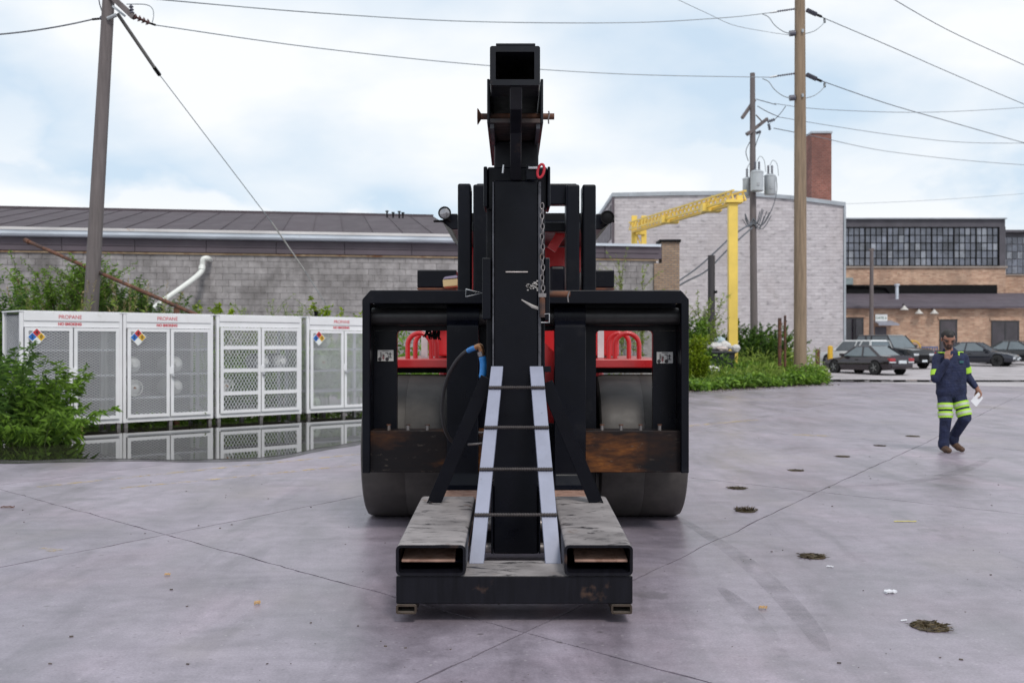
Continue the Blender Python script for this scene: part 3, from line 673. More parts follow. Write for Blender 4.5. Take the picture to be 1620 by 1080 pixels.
for (a, b_, t0, t1, mull) in ((1336, 1366, 502, 546, 1), (1486, 1514, 505, 560, 0), (1568, 1612, 507, 562, 1)):
    x0, x1, z1, z0 = PX(a, YA), PX(b_, YA), PZ(t0, YA), PZ(t1, YA)
    w = MB()
    for (p, q, r_, s_) in ((x0, x1, z1 - .12, z1), (x0, x1, z0, z0 + .1), (x0, x0 + .1, z0 + .1, z1 - .12), (x1 - .1, x1, z0 + .1, z1 - .12)):
        w.box(p, q, YA - .05, YA + .04, r_, s_)
    if mull: w.box((x0 + x1) / 2 - .05, (x0 + x1) / 2 + .05, YA - .045, YA + .03, z0 + .1, z1 - .12)
    wo = w.build('window', FRAME, fb)
    MB().box(x0 + .05, x1 - .05, YA - .03, YA - .01, z0 + .05, z1 - .06).build('pane', WGLASS, wo)
    MB().box(x0 - .1, x1 + .1, YA - .09, YA - .002, z1 + .004, z1 + .2).build('lintel', FACTB, wo)
dx0, dx1 = PX(1384, YA), PX(1402, YA)
dr = MB().box(dx0, dx1, YA - .05, YA - .004, .5, PZ(517, YA)).build('door', DARKM, fb)
MB().box(dx1 - .14, dx1 - .08, YA - .12, YA - .05, 1.5, 1.65).build('handle', CHROME, dr)
aw = MB()
zt, zb_ = PZ(509, YA), PZ(515, YA)
aw.hexa([(dx0 - .05, YA - 1.0, zb_), (PX(1415, YA), YA - 1.0, zb_), (PX(1410, YA), YA - .01, zt), (dx0 - .05, YA - .01, zt), (dx0 - .05, YA - 1.0, zb_ + .1), (PX(1415, YA), YA - 1.0, zb_ + .1), (PX(1410, YA), YA - .01, zt + .1), (dx0 - .05, YA - .01, zt + .1)])
aw.build('awning', M('awning_metal', (0.30, 0.31, 0.37), 0.5, 0.2, 0.2, 3), fb)
for px_ in (1427, 1450, 1474):
    x = PX(px_, YA); z = PZ(494 if px_ == 1450 or px_ == 1474 else 488, YA)
    l = MB().lathe([(0.05, 0), (0.10, -.08), (0.32, -.30), (0.30, -.33)], (x, YA - .45, z + .2), (0, 0, 1), 14).build('wall_lamp', M('lamp_enamel', (0.5, 0.48, 0.45), 0.4), fb, smooth=40)
    MB().tube([(x, YA, z + .2), (x, YA - .3, z + .32), (x, YA - .45, z + .2)], .03, 6).build('bracket', BLACKD, l)
vp = MB(); vx = PX(1419, 81); zv = (ze + zr) / 2
vp.cyl((vx, 81, zv - .2), (vx, 81, PZ(452, 81)), .12, n=10); vp.cyl((vx, 81, PZ(452, 81)), (vx, 81, PZ(449, 81)), .2, n=10)
vp.build('roof_flue', GUTT, fb)
MB().box(fx0 + .2, PX(1346, Y2), Y2 - .6, Y2 - .01, PZ(451, Y2), PZ(440, Y2)).build('air_conditioner', M('ac_grey', (0.22, 0.27, 0.28), 0.6), fb, bevel=.03)
MB().tube([(fx0, Y2 - .4, PZ(453, Y2)), (PX(1370, Y2), Y2 - .4, PZ(453, Y2)), (PX(1398, Y2), Y2 - .4, PZ(455, Y2)), (PX(1404, Y2), Y2 - .35, PZ(462, Y2)), (PX(1405, Y2), Y2 - .3, PZ(474, Y2))], .09, 8).build('duct', BLACKD, fb, smooth=40)
# sign board by the door
def text_mesh(s, size, mat, name='lettering', extrude=0.002, bold=0.0):
    cu = bpy.data.curves.new(name, 'FONT'); cu.body = s; cu.size = size; cu.extrude = extrude; cu.align_x = 'CENTER'; cu.align_y = 'CENTER'; cu.offset = bold
    to = bpy.data.objects.new(name, cu); C.objects.link(to)
    dg = bpy.context.evaluated_depsgraph_get(); me = bpy.data.meshes.new_from_object(to.evaluated_get(dg))
    bpy.data.objects.remove(to); me.materials.clear(); me.materials.append(mat); return me
WHITE = M('white_enamel', (0.78, 0.78, 0.80), 0.45, 0, 0.06, 1.5, col2=(0.55, 0.50, 0.46), lo=0.66, hi=0.8, s2=3)
SIGNW = M('sign_white', (0.8, 0.82, 0.82), 0.5, 0, 0.04)
SIGNG = M('sign_green_letters', (0.05, 0.14, 0.12), 0.5, 0, 0.1)
REDT = M('red_lettering', (0.62, 0.12, 0.14), 0.5, 0, 0.1)
sg = thing('door_sign', 'white sign board with dark lettering above the factory door awning', 'sign', (PX(1393, YA), YA - .1, PZ(503, YA)))
MB().box(PX(1384, YA), PX(1403, YA), YA - .12, YA - .07, PZ(508, YA), PZ(497, YA)).build('board', SIGNW, sg, bevel=.01)
inst('lettering', text_mesh('GATE 6', .24, SIGNG, bold=.004), sg, (0, -.03, 0), (R(90), 0, 0))
# blue railing and yellow hand rail in front of the factory
BLUE = M('blue_rail_paint', (0.03, 0.09, 0.25), 0.5, 0, 0.2); YEL = M('yellow_paint', (0.66, 0.40, 0.035), 0.5, 0, 0.12, 2, col2=(0.45, 0.2, 0.04), lo=0.66, hi=0.75, s2=3)
rl = thing('blue_railing', 'blue steel railing along the base of the brick factory', 'railing', (PX(1467, 77), 77, GZ(77)))
for i in range(8):
    x = PX(1455 + i * 4, 77); MB().cyl((x, 77, GZ(77)), (x, 77, PZ(548, 77)), .035, n=8).build('post', BLUE, rl)
for py in (549, 556): MB().cyl((PX(1455, 77), 77, PZ(py, 77)), (PX(1483, 77), 77, PZ(py, 77)), .045, n=8).build('rail', BLUE, rl)
yr = thing('stair_handrail', 'curved yellow stair handrail beside the blue railing', 'railing', (PX(1443, 76.5), 76.5, GZ(76.5)))
MB().tube(spline([P(1432, 541, 76.5), P(1443, 539, 76.5), P(1451, 541, 76.5), P(1456, 549, 76.5), P(1456, 566, 76.5)], 6), .05, 8).build('handrail', YEL, yr, smooth=40)
MB().tube([P(1443, 539, 76.5), P(1443, 566, 76.5)], .045, 8).build('post', YEL, yr)
wp = thing('slim_pole', 'slim weathered timber pole standing against the brick factory', 'pole', (PX(1378.5, 76), 76, GZ(76)))
POLEG = M('weathered_pole', (0.145, 0.125, 0.125), 0.9, 0, 0.2, 3, stretch=(6, 6, 0.4), bmp=0.4, bs=20)
MB().cyl((PX(1378.5, 76), 76, GZ(76) - .1), (PX(1379, 76), 76, PZ(393, 76)), .17, .12, 12).build('shaft', POLEG, wp, smooth=40)
MB().box(PX(1374, 76), PX(1383, 76), 75.9, 76.1, PZ(396, 76), PZ(394, 76)).build('crossarm', POLEG, wp)
# ================================================================== FORKLIFT
TX = 0.1125
fk = thing('forklift', 'huge red and black heavy-duty forklift seen head-on in the yard', 'forklift', (TX, 10.1, 0))
def wheel(xc, w, y, r, name='wheel'):
    x0, x1 = xc - w / 2, xc + w / 2
    h = w / 2
    prof = [(r * .55, -h * .92), (r * .86, -h), (r * .93, -h * .985), (r * .975, -h * .95), (r * .995, -h * .86), (r, -h * .72), (r, -h * .02), (r * .994, 0), (r, h * .02), (r, h * .72), (r * .995, h * .86), (r * .975, h * .95), (r * .93, h * .985), (r * .86, h), (r * .55, h * .92)]
    t = MB().lathe(prof, (xc, y, r), (1, 0, 0), 56).build(name, RUBBER, fk, smooth=35)
    MB().lathe([(r * .2, -h * .8), (r * .5, -h * .86), (r * .56, -h * .9), (r * .56, h * .9), (r * .5, h * .86), (r * .2, h * .8)], (xc, y, r), (1, 0, 0), 28).build('rim', REDP, t, smooth=35)
wheel(TX - 1.06, .79, 10.1, .66); wheel(TX + 1.06, .79, 10.1, .66)
wheel(TX - .75, .5, 13.1, .5); wheel(TX + .75, .5, 13.1, .5)
# chassis and body
MB().box(TX - .62, TX + .62, 9.95, 13.9, .35, 1.35).build('chassis', BLACKD, fk, bevel=.02)
deck = MB().box(TX - 1.35, TX + 1.35, 9.95, 12.9, 1.385, 1.465).build('deck', REDP, fk, bevel=.008)
MB().box(TX - 1.30, TX + 1.30, 10.10, 12.6, 1.335, 1.382).build('fender', BLACKD, fk)
body = MB()
body.prism([(TX - .94, 1.48), (TX + .99, 1.48), (TX + .99, 1.95), (TX + .80, 2.12), (TX - .75, 2.12), (TX - .94, 1.95)], 'y', 11.05, 13.9)
body.build('body', REDP, fk, bevel=.02)
MB().box(TX - 1.0, TX + 1.0, 13.0, 14.3, .3, 1.9).build('counterweight', REDP, fk, bevel=.06)
MB().hexa([(PX(861, 9.9), 9.85, .7), (PX(882, 9.9), 9.85, .9), (PX(882, 9.9), 9.93, .9), (PX(861, 9.9), 9.93, .7), (PX(861, 9.9), 9.85, 1.62), (PX(882, 9.9), 9.85, 1.5), (PX(882, 9.9), 9.93, 1.5), (PX(861, 9.9), 9.93, 1.62)]).build('front_cowl', REDP, fk)
for sx, xa in ((1, PX(950, 10.6)), (-1, PX(672, 10.6))):
    MB().box(xa - .03, xa + .03, 10.55, 10.6, 1.47, 1.80).build('light_post', M('pale_grey_paint', (.6, .6, .62), .5), fk)
# grab rails: two red hoops each side
for (x0, x1, yy) in ((645, 682, 10.35), (657, 691, 10.75), (973, 1011, 10.35), (963, 995, 10.75)):
    a, b_ = PX(x0, yy), PX(x1, yy); r = (b_ - a) / 2; zc = PZ(527, yy) - r
    pts = [Vector((a, yy, 1.46))] + [Vector(((a + b_) / 2 - r * math.cos(t * PI / 12), yy, zc + r * math.sin(t * PI / 12))) for t in range(13)] + [Vector((b_, yy, 1.46))]
    MB().tube(pts, .024, 10).build('grab_rail', REDP, fk, smooth=40)
for (a, b_) in ((660, 722), (920, 972)):
    bx = MB().box(PX(a, 10.9), PX(b_, 10.9), 10.9, 11.6, PZ(455, 10.9), PZ(427, 10.9)).build('side_tank', BLACK, fk, bevel=.012)
    MB().box(PX(a, 10.9), PX(b_, 10.9), 10.905, 11.6, PZ(458, 10.9), PZ(455.3, 10.9)).build('tank_strap', RUST, bx)
    MB().box(PX(a + 8, 11), PX(b_ - 8, 11), 11.0, 11.5, 2.1, PZ(458, 10.9)).build('tank_bracket', BLACKD, bx)
TAN = M('tan_filter', (.55, .42, .22), .7, 0, .12); PURP = M('dull_violet_plastic', (.16, .13, .2), .5)
af = MB().hexa([(PX(702, 10.7), 10.62, PZ(455, 10.7)), (PX(724, 10.7), 10.62, PZ(453, 10.7)), (PX(724, 10.7), 10.85, PZ(453, 10.7)), (PX(702, 10.7), 10.85, PZ(455, 10.7)), (PX(701, 10.7), 10.62, PZ(443, 10.7)), (PX(724, 10.7), 10.62, PZ(441, 10.7)), (PX(724, 10.7), 10.85, PZ(441, 10.7)), (PX(701, 10.7), 10.85, PZ(443, 10.7))]).build('air_filter', TAN, fk, bevel=.01)
MB().hexa([(PX(701, 10.7), 10.61, PZ(442.8, 10.7)), (PX(724, 10.7), 10.61, PZ(440.8, 10.7)), (PX(724, 10.7), 10.86, PZ(440.8, 10.7)), (PX(701, 10.7), 10.86, PZ(442.8, 10.7)), (PX(704, 10.7), 10.63, PZ(438.5, 10.7)), (PX(724, 10.7), 10.63, PZ(435.5, 10.7)), (PX(724, 10.7), 10.85, PZ(435.5, 10.7)), (PX(704, 10.7), 10.85, PZ(438.5, 10.7))]).build('filter_lid', PURP, af, bevel=.01)
# overhead guard
gy = 11.0
cl, cr = PX(699, gy), PX(968, gy); zt, zb_ = PZ(338, gy), PZ(363, gy)
gd = MB().hexa([(cl + .10, gy, zb_), (cr - .10, gy, zb_), (cr - .10, 13.2, zb_), (cl + .10, 13.2, zb_), (cl, gy, zb_ + .09), (cr, gy, zb_ + .09), (cr, 13.2, zb_ + .09), (cl, 13.2, zb_ + .09)])
gd.hexa([(cl, gy, zb_ + .09), (cl + .16, gy, zb_ + .09), (cl + .16, 13.2, zb_ + .09), (cl, 13.2, zb_ + .09), (cl + .06, gy, zt), (cl + .16, gy, zt), (cl + .16, 13.2, zt), (cl + .06, 13.2, zt)])
gd.hexa([(cr - .16, gy, zb_ + .09), (cr, gy, zb_ + .09), (cr, 13.2, zb_ + .09), (cr - .16, 13.2, zb_ + .09), (cr - .16, gy, zt), (cr - .06, gy, zt), (cr - .06, 13.2, zt), (cr - .16, 13.2, zt)])
guard = gd.build('overhead_guard', BLACK, fk, bevel=.008)
MB().box(cl + .17, cr - .17, 11.02, 11.10, zb_ + .10, zb_ + .17).build('guard_lip', BLACKD, guard)
for sx in (-1, 1):
    xo = -.50 if sx < 0 else .81
    MB().hexa([(xo - .05, 12.95, 1.9), (xo + .05, 12.95, 1.9), (xo + .05, 13.1, 1.9), (xo - .05, 13.1, 1.9), (xo - .05, 12.95, zb_), (xo + .05, 12.95, zb_), (xo + .05, 13.1, zb_), (xo - .05, 13.1, zb_)]).build('guard_pillar', REDP, fk)
    MB().bar((xo, 11.3, zb_ - .03), (xo, 11.3, 2.1), .09, .08, (0, 1, 0)).build('front_pillar', REDP, fk)
MB().box(TX - .6, TX + .64, 12.9, 13.05, 2.52, zb_ - .01).build('guard_crossbeam', REDP, fk)
MB().bar((PX(890, 11.4), 11.4, PZ(366, 11.4)), (PX(872, 11.4), 11.4, PZ(395, 11.4)), .10, .05, (0, 1, 0)).build('guard_gusset', REDP, fk)
MB().box(TX + .28, TX + .45, 11.2, 11.4, 2.10, 2.42).build('control_column', BLACK, fk, bevel=.03)
MB().box(TX - .3, TX + .3, 12.3, 12.9, 2.13, 2.32).build('seat', BLACKD, fk, bevel=.05)
LENS = M('lamp_lens', (.30, .30, .32), .15, .5, .35, 14)
for (px_, py_, r) in ((703.5, 337, .066), (961, 344, .07)):
    c = P(px_, py_, 10.88)
    lm = MB().lathe([(r * .5, .09), (r * .9, .03), (r, 0), (r, -.012), (r * .86, -.012), (r * .84, .004)], c, (0, 1, 0), 20).build('work_lamp', BLACKD, fk, smooth=40)
    MB().lathe([(r * .84, 0), (r * .5, -.008), (.004, -.012)], c, (0, 1, 0), 20).build('lens', LENS if px_ < 800 else BLACKD, lm, smooth=60)
    MB().bar(c + Vector((0, .05, -.03)), c + Vector((.05 if px_ < 800 else -.05, .12, -.07)), .02, .02).build('lamp_bracket', BLACKD, lm)
for (a, b_) in ((686, 703), (964, 972)):
    MB().cyl(P(a, 350, 10.95), P(b_, 350, 10.95), .012, n=8).build('marker_rod', BLACKD, fk)
# mast
def channel(name, px0, px1, y0, y1, ztop, zbot=.28):
    x0, x1 = PX(px0, y0), PX(px1, y0)
    return MB().box(x0, x1, y0, y1, zbot, ztop).build(name, BLACK, fk, bevel=.018, seg=3)
MY = 9.45
channel('outer_mast_rail', 724, 745, MY + .04, MY + .3, PZ(289, MY)); channel('outer_mast_rail', 921.5, 943, MY + .04, MY + .3, PZ(290.5, MY))
channel('inner_mast_rail', 748.5, 771, MY, MY + .26, PZ(291.5, MY)); channel('inner_mast_rail', 895.5, 917, MY, MY + .26, PZ(291.5, MY))
MB().box(PX(753, MY), PX(914, MY), MY + .12, MY + .24, PZ(321, MY), PZ(287, MY)).build('mast_crossbar', BLACK, fk, bevel=.012)
MB().box(PX(745, MY), PX(921, MY), MY + .31, MY + .40, PZ(361, MY), PZ(345, MY)).build('mast_crossbar', BLACK, fk, bevel=.01)
MB().box(PX(771, MY), PX(895, MY), MY + .1, MY + .2, .45, .9).build('mast_crossbar', BLACK, fk, bevel=.01)
for sx in (-1, 1):
    MB().cyl((TX + .02 + sx * .42, MY + .33, .5), (TX + .02 + sx * .42, MY + .33, 2.80), .045, n=16).build('lift_cylinder', BLACK, fk, smooth=40)
    MB().cyl((TX + .03 + sx * .505, MY + .10, 2.0), (TX + .03 + sx * .505, MY + .10, 2.96), .008, n=8).build('hydraulic_line', BLACKD, fk)
# carriage
YF = 8.9
L_, R_ = PX(573, YF), PX(1090, YF)
ZT, ZB = PZ(459, YF), PZ(748, YF)
BLACKF = BLACK
fr = MB()
fw = .064; ft = .11; ch_ = .075
xa, xb = L_, R_
# face ring as a chamfered arch with a real flange thickness
outer = [(xa, ZB), (xa, ZT - ch_), (xa + .018, ZT - ch_ + .02), (xa + .055, ZT - .012), (xa + .07, ZT), (xb - .07, ZT), (xb - .055, ZT - .012), (xb - .018, ZT - ch_ + .02), (xb, ZT - ch_), (xb, ZB)]
inner = [(xb - fw, ZB), (xb - fw, ZT - ft), (xa + fw, ZT - ft), (xa + fw, ZB)]
arch = outer + inner
fr = MB().prism([arch[i] for i in range(len(arch))], 'y', YF, YF + .05)
car = fr.build('carriage', BLACKF, fk, bevel=.006)
MB().box(xa + .02, xa + .05, YF + .051, 9.34, ZB + .01, ZT - .1).build('side_plate', BLACK, car)
MB().box(xb - .05, xb - .02, YF + .051, 9.34, ZB + .01, ZT - .1).build('side_plate', BLACK, car)
MB().box(xa + .052, xb - .052, YF + .051, 9.34, ZT - .05, ZT - .012).build('top_plate', BLACK, car)
# back plate with the two openings
yb0, yb1 = 9.26, 9.33
ol0, ol1, or0, or1 = PX(628, yb0), PX(700, yb0), PX(943, yb0), PX(1033, yb0)
ol1 = TX * 2 - or0
zo1 = PZ(523, yb0)
MB().box(xa + .052, xb - .052, yb0, yb1, zo1, ZT - .052).build('back_plate', BLACK, car)
MB().box(xa + .052, ol0, yb0, yb1, ZB + .05, zo1 - .001).build('back_plate', BLACK, car)
MB().box(or1, xb - .052, yb0, yb1, ZB + .05, zo1 - .001).build('back_plate', BLACK, car)
MB().box(ol1, PX(776, yb0), yb0, yb1, ZB + .05, zo1 - .001).build('back_plate', BLACK, car)
MB().box(PX(882, yb0), or0, yb0, yb1, ZB + .05, zo1 - .001).build('back_plate', BLACK, car)
for (cx, cz, sx) in ((ol0, zo1, 1), (or1, zo1, -1), (or0, zo1, 1)):
    MB().prism([(cx, cz), (cx + sx * .03, cz), (cx + sx * .009, cz - .009), (cx, cz - .03)], 'y', yb0 + .001, yb1 - .001).build('corner_fillet', BLACK, car)
# wiring tuft hanging in the left opening
tf = MB(); rt = random.Random(2)
for i in range(26):
    p = Vector((PX(675 + rt.uniform(0, 20), 9.4), 9.4 + rt.uniform(-.03, .03), zo1 + .03))
    tf.tube([p, p + Vector((rt.uniform(-.02, .02), 0, -.05)), p + Vector((rt.uniform(-.04, .04), 0, -.05 - rt.uniform(.02, .06)))], .006, 5)
tf.build('hose_tuft', BLACKD, car)
sh = MB().cyl((xa + .055, 9.1, PZ(501, 9.1)), (xb - .055, 9.1, PZ(501, 9.1)), .074, n=28).build('fork_shaft', M('greasy_black_shaft', (.018, .017, .018), .38, .2, .35, 6, col2=(.09, .075, .055), lo=.7, hi=.78, s2=9), car, smooth=40)
zl1, zl0 = PZ(681, 9.0), PZ(746.5, 9.0)
for (a, b_, nm) in ((xa + .053, PX(770, 9.0), 0), (PX(878, 9.0), xb - .053, 1)):
    lb_ = MB().box(a, b_, 8.985, 9.255, zl0, zl1).build('lower_bar', RUSTBAR, car, bevel=.006)
    for px_ in ((615, 645.5, 676.5) if nm == 0 else (952.5, 982.5, 1013.5, 1043.5)):
        MB().cyl((PX(px_, 9.05), 9.05, zl1 - .01), (PX(px_, 9.05), 9.05, PZ(671.5, 9.05)), .016, n=10).build('stud', STEEL, lb_)
        MB().cyl((PX(px_, 9.05), 9.05, PZ(672.5, 9.05)), (PX(px_, 9.05), 9.05, PZ(671, 9.05)), .02, n=10).build('stud_head', RUST, lb_)
# lift-capacity stickers
STK = M('sticker_paper', (.55, .54, .53), .5, 0, .06, 20); INK = M('sticker_ink', (.035, .03, .035), .6); INKR = M('sticker_red', (.28, .05, .06), .6)
for (a, b_, t0, t1) in ((597.5, 622.5, 553.5, 571), (1039, 1064.5, 556.5, 574.5)):
    ys_ = 9.25
    st = MB().box(PX(a, ys_), PX(b_, ys_), ys_, ys_ + .006, PZ(t1, ys_), PZ(t0, ys_)).build('sticker', STK, car)
    w = b_ - a; h = t1 - t0
    def ink(u0, u1, v0, v1, mt=INK, nm='pictogram'):
        MB().box(PX(a + u0 * w, ys_), PX(a + u1 * w, ys_), ys_ - .003, ys_ - .0005, PZ(t0 + v1 * h, ys_), PZ(t0 + v0 * h, ys_)).build(nm, mt, st)
    ink(.18, .23, .18, .66); ink(.23, .42, .38, .44); ink(.38, .42, .44, .60); ink(.25, .46, .55, .60); ink(.33, .38, .48, .88, INKR); ink(.27, .45, .70, .76, INKR)
    ink(.48, .66, .22, .28); ink(.62, .66, .22, .45); ink(.68, .88, .34, .40); ink(.76, .82, .22, .68); ink(.66, .70, .50, .68); ink(.66, .90, .64, .70); ink(.3, .7, .06, .10)
    for u in (.14, .60):
        MB().lathe([(.009, 0), (.016, 0), (.016, .002), (.009, .002)], (PX(a + (u + .0) * w, ys_), ys_ - .001, PZ(t0 + .82 * h, ys_)), (0, -1, 0), 12).build('pictogram', INK, st)
# forks
def fork(px0, px1):
    x0, x1 = PX(px0, 8.95), PX(px1, 8.95)
    zt_ = PZ(515, 8.95); zt2 = PZ(503.5, 9.0)
    pro = [(8.95, .52), (8.95, zt_), (9.02, zt2), (9.16, zt2), (9.16, .36), (9.10, .27), (9.0, .245), (6.45, .305), (6.24, .330), (6.21, .348), (6.45, .384), (8.72, .415), (8.88, .44)]
    f = MB().prism(pro, 'x', x0, x1).build('fork', BLACK, fk, bevel=.012)
    MB().cyl((x0 - .002, 9.1, PZ(501, 9.1)), (x1 + .002, 9.1, PZ(501, 9.1)), .102, n=28).build('fork_eye', BLACK, f, smooth=40)
    xt0, xt1 = (x0 - .03, x1 + .015)
    xw0, xw1 = (PX(635, 6.2), PX(720, 6.2)) if px0 < 800 else (PX(909, 6.2), PX(993, 6.2))
    MB().hexa([(xw0, 6.20, .346), (xw1, 6.20, .346), (xw1, 6.46, .386), (xw0, 6.46, .386), (xw0, 6.20, .361), (xw1, 6.20, .361), (xw1, 6.46, .398), (xw0, 6.46, .398)]).build('fork_tip', FORKTIP, f, bevel=.004)
    MB().hexa([(xt0, 6.47, .386), (xt1, 6.47, .386), (xt1, 8.70, .416), (xt0, 8.70, .416), (xt0, 6.47, .393), (xt1, 6.47, .393), (xt1, 8.70, .4225), (xt0, 8.70, .4225)]).build('worn_blade_face', FORKTIP, f)
    return f
fork(706.5, 757); fork(877.5, 927)

# ================================================================== LIFTING BOOM
BX = 0.0145
bo = thing('lifting_boom', 'black steel lifting boom with built-in ladder carried on the forklift forks', 'boom', (BX, 6.16, .06))
YB = 6.16
bl, br_ = PX(626.5, YB), PX(1001, YB)
def hollow(x0, x1, z0, z1, y0, y1, w, dz=0.0, rc=.03):
    # rectangular hollow section along y, rear end raised by dz
    def ring(x0, x1, z0, z1, rc, n=4):
        pts = []
        for (cx, cz, a0) in ((x1 - rc, z1 - rc, 0), (x0 + rc, z1 - rc, 90), (x0 + rc, z0 + rc, 180), (x1 - rc, z0 + rc, 270)):
            for k in range(n + 1):
                a = R(a0 + 90 * k / n); pts.append((cx + rc * math.cos(a), cz + rc * math.sin(a)))
        return pts
    o_ = ring(x0, x1, z0, z1, rc); i_ = ring(x0 + w, x1 - w, z0 + w, z1 - w, max(rc - w, .006)); n = len(o_)
    v = [(x, y0, z) for x, z in o_] + [(x, y0, z) for x, z in i_] + [(x, y1, z + dz) for x, z in o_] + [(x, y1, z + dz) for x, z in i_]
    f = []
    for k in range(n):
        j = (k + 1) % n
        f += [(k, j, n + j, n + k), (2 * n + k, 3 * n + k, 3 * n + j, 2 * n + j), (k, 2 * n + k, 2 * n + j, j), (n + k, n + j, 3 * n + j, 3 * n + k)]
    return MB().add(v, f)
zA, zB_, zC, zD = .114, .277, .279, .455
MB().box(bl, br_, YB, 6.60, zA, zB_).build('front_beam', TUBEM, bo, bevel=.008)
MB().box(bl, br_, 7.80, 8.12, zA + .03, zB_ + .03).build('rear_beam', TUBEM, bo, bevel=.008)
for (a, b_) in ((626.5, 737), (892.5, 1001)):
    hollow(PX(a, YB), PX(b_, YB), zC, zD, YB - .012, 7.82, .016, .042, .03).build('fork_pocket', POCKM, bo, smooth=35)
for (a, b_) in ((626.5, 659), (967, 1000)):
    hollow(PX(a, YB), PX(b_, YB), .058, zA - .002, YB - .004, 7.9, .011, 0, .012).build('skid_tube', dust_sheen_mat('skid_tube_paint', (.05, .038, .03), (.2, .17, .15)) if a < 700 else bpy.data.materials['skid_tube_paint'], bo, smooth=35)
# vertical box column
YU = 7.45
ux0, ux1 = PX(780.5, YU), PX(852, YU)
col_ = MB().box(ux0, ux1, YU, YU + .32, .15, PZ(285, YU)).build('column', BLACKW, bo, bevel=.012, seg=3)
for (a, b_) in ((779, 781.5), (851.5, 856)):
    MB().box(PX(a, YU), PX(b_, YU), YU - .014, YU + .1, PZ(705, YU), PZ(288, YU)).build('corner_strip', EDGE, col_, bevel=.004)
MB().cyl((PX(800, YU), YU - .006, PZ(430.5, YU)), (PX(835, YU), YU - .006, PZ(430.5, YU)), .006, n=8).build('weld_bead', STEEL, col_)
SCR = M('bare_scratch', (.34, .32, .31), .5, .2, .2)
scs = MB(); rs_ = random.Random(4)
scs.tube([P(825, 474, YU - .002), P(833, 479, YU - .002), P(843, 485, YU - .002), P(852, 488, YU - .002)], [.004, .008, .013, .012], 6)
for i in range(40):
    c = P(833 + rs_.random() * 19, 449 + rs_.gauss(0, 2.5) + rs_.random() * 6, YU - .001); d = rs_.uniform(.003, .009)
    scs.box(c.x - d, c.x + d * 1.3, c.y - .002, c.y + .002, c.z - d * .7, c.z + d * .6)
scs.build('paint_chips', SCR, col_)
MB().box(PX(771, YU), PX(866, YU), YU + .06, YU + .42, PZ(330, YU), PZ(262, YU)).build('head_collar', BLACK, bo, bevel=.01)
for (a, b_, t0, t1) in ((765, 771, 264, 328), (866, 870.5, 264, 328), (763, 776.5, 408, 505), (861.5, 869.5, 408, 507)):
    MB().box(PX(a, YU), PX(b_, YU), YU - .02, YU + .3, PZ(t1, YU), PZ(t0, YU)).build('guide_plate', BLACK, bo, bevel=.008)
for (a, b_) in ((770, 779), (856.5, 862)):
    MB().box(PX(a, YU + .1), PX(b_, YU + .1), YU + .1, YU + .28, PZ(760, YU + .1), PZ(310, YU + .1)).build('side_channel', BLACK, bo, bevel=.006)
# foot of the column: cross pins and side plates
for (py_, r) in ((829, .045), (866, .036)):
    for (a, b_) in ((757, 779), (853, 872)):
        MB().cyl(P(a, py_, 7.55), P(b_, py_, 7.55), r, n=18).build('foot_pin', STEEL, bo, smooth=40)
for (a, b_) in ((777, 780), (852.3, 855)):
    MB().box(PX(a, 7.42), PX(b_, 7.42), 7.41, 7.75, .16, .62).build('foot_cheek', BLACKW, bo)
# head: sliding box boom on its saddle
HY0 = 6.7
hx0, hx1 = PX(775, HY0), PX(854.5, HY0)
hz0, hz1 = PZ(135, HY0), PZ(73, HY0)
hollow(hx0, hx1, hz0, hz1 , HY0, 8.6, .036, 0, .014).build('boom_tube', HEADLIT, bo, smooth=35)
MB().box(PX(784.5, HY0), PX(847, HY0), HY0 + .002, 8.5, hz1 + .001, hz1 + .018).build('boom_top_plate', HEADLIT, bo, bevel=.004)
MB().box(hx0 + .05, hx1 - .05, 8.56, 8.6, hz0 + .04, hz1 - .04).build('boom_end_plate', BLACKD, bo)
SY = 7.0
s0, s1 = PX(770.5, SY), PX(859.5, SY)
zs0, zs1 = PZ(195, SY), PZ(125, SY)
MB().box(s0, s0 + .018, SY, 8.67, zs0, zs1).build('saddle_cheek', HEADLIT, bo, bevel=.004)
MB().box(s1 - .018, s1, SY, 8.67, zs0, zs1).build('saddle_cheek', HEADLIT, bo, bevel=.004)
MB().box(s0 + .019, s1 - .019, SY + .004, 8.67, zs0 + .004, zs0 + .03).build('saddle_floor', M('rubbed_brown_steel', (.05, .032, .028), .5, .1, .4, 8, col2=(.012, .012, .015), lo=.45, hi=.6, s2=7), bo)
for sx in (0, 1):
    x = s0 + .02 if sx == 0 else s1 - .045
    MB().box(x, x + .025, SY + .03, 8.6, zs0 - .03, zs0 + .003).build('saddle_runner', EDGE, bo)  # pale tone stands in for light on the inner edges
MB().box(PX(782, 7.6), PX(852, 7.6), 7.62, 8.1, 2.70, zs0).build('neck', HEADLIT, bo, bevel=.01)
MB().prism([(HY0 + .03, hz0), (HY0 + .10, hz0 - .13), (7.12, 3.00), (7.33, 2.82), (7.42, 2.735), (7.66, 2.735), (7.66, zs0), (7.05, zs0 + .01), (7.0, hz0)], 'x', PX(807, 7.1), PX(825, 7.1)).build('gusset', HEADLIT, bo, bevel=.006)
pin = MB().cyl((PX(757.5, SY + .1), SY + .12, PZ(183.5, SY + .1)), (PX(877, SY + .1), SY + .12, PZ(183.5, SY + .1)), .021, n=16).build('boom_pin', RUST, bo, smooth=40)
MB().lathe([(.052, -.004), (.054, .0), (.022, .02)], (PX(756, SY + .1), SY + .12, PZ(183.5, SY + .1)), (1, 0, 0), 18).build('pin_flange', RUST, pin, smooth=40)
MB().tube([P(868, 176, SY + .1), P(869, 181, SY + .1), P(867.5, 188, SY + .1), P(868, 196, SY + .1)], .005, 6).build('cotter', STEEL, pin)
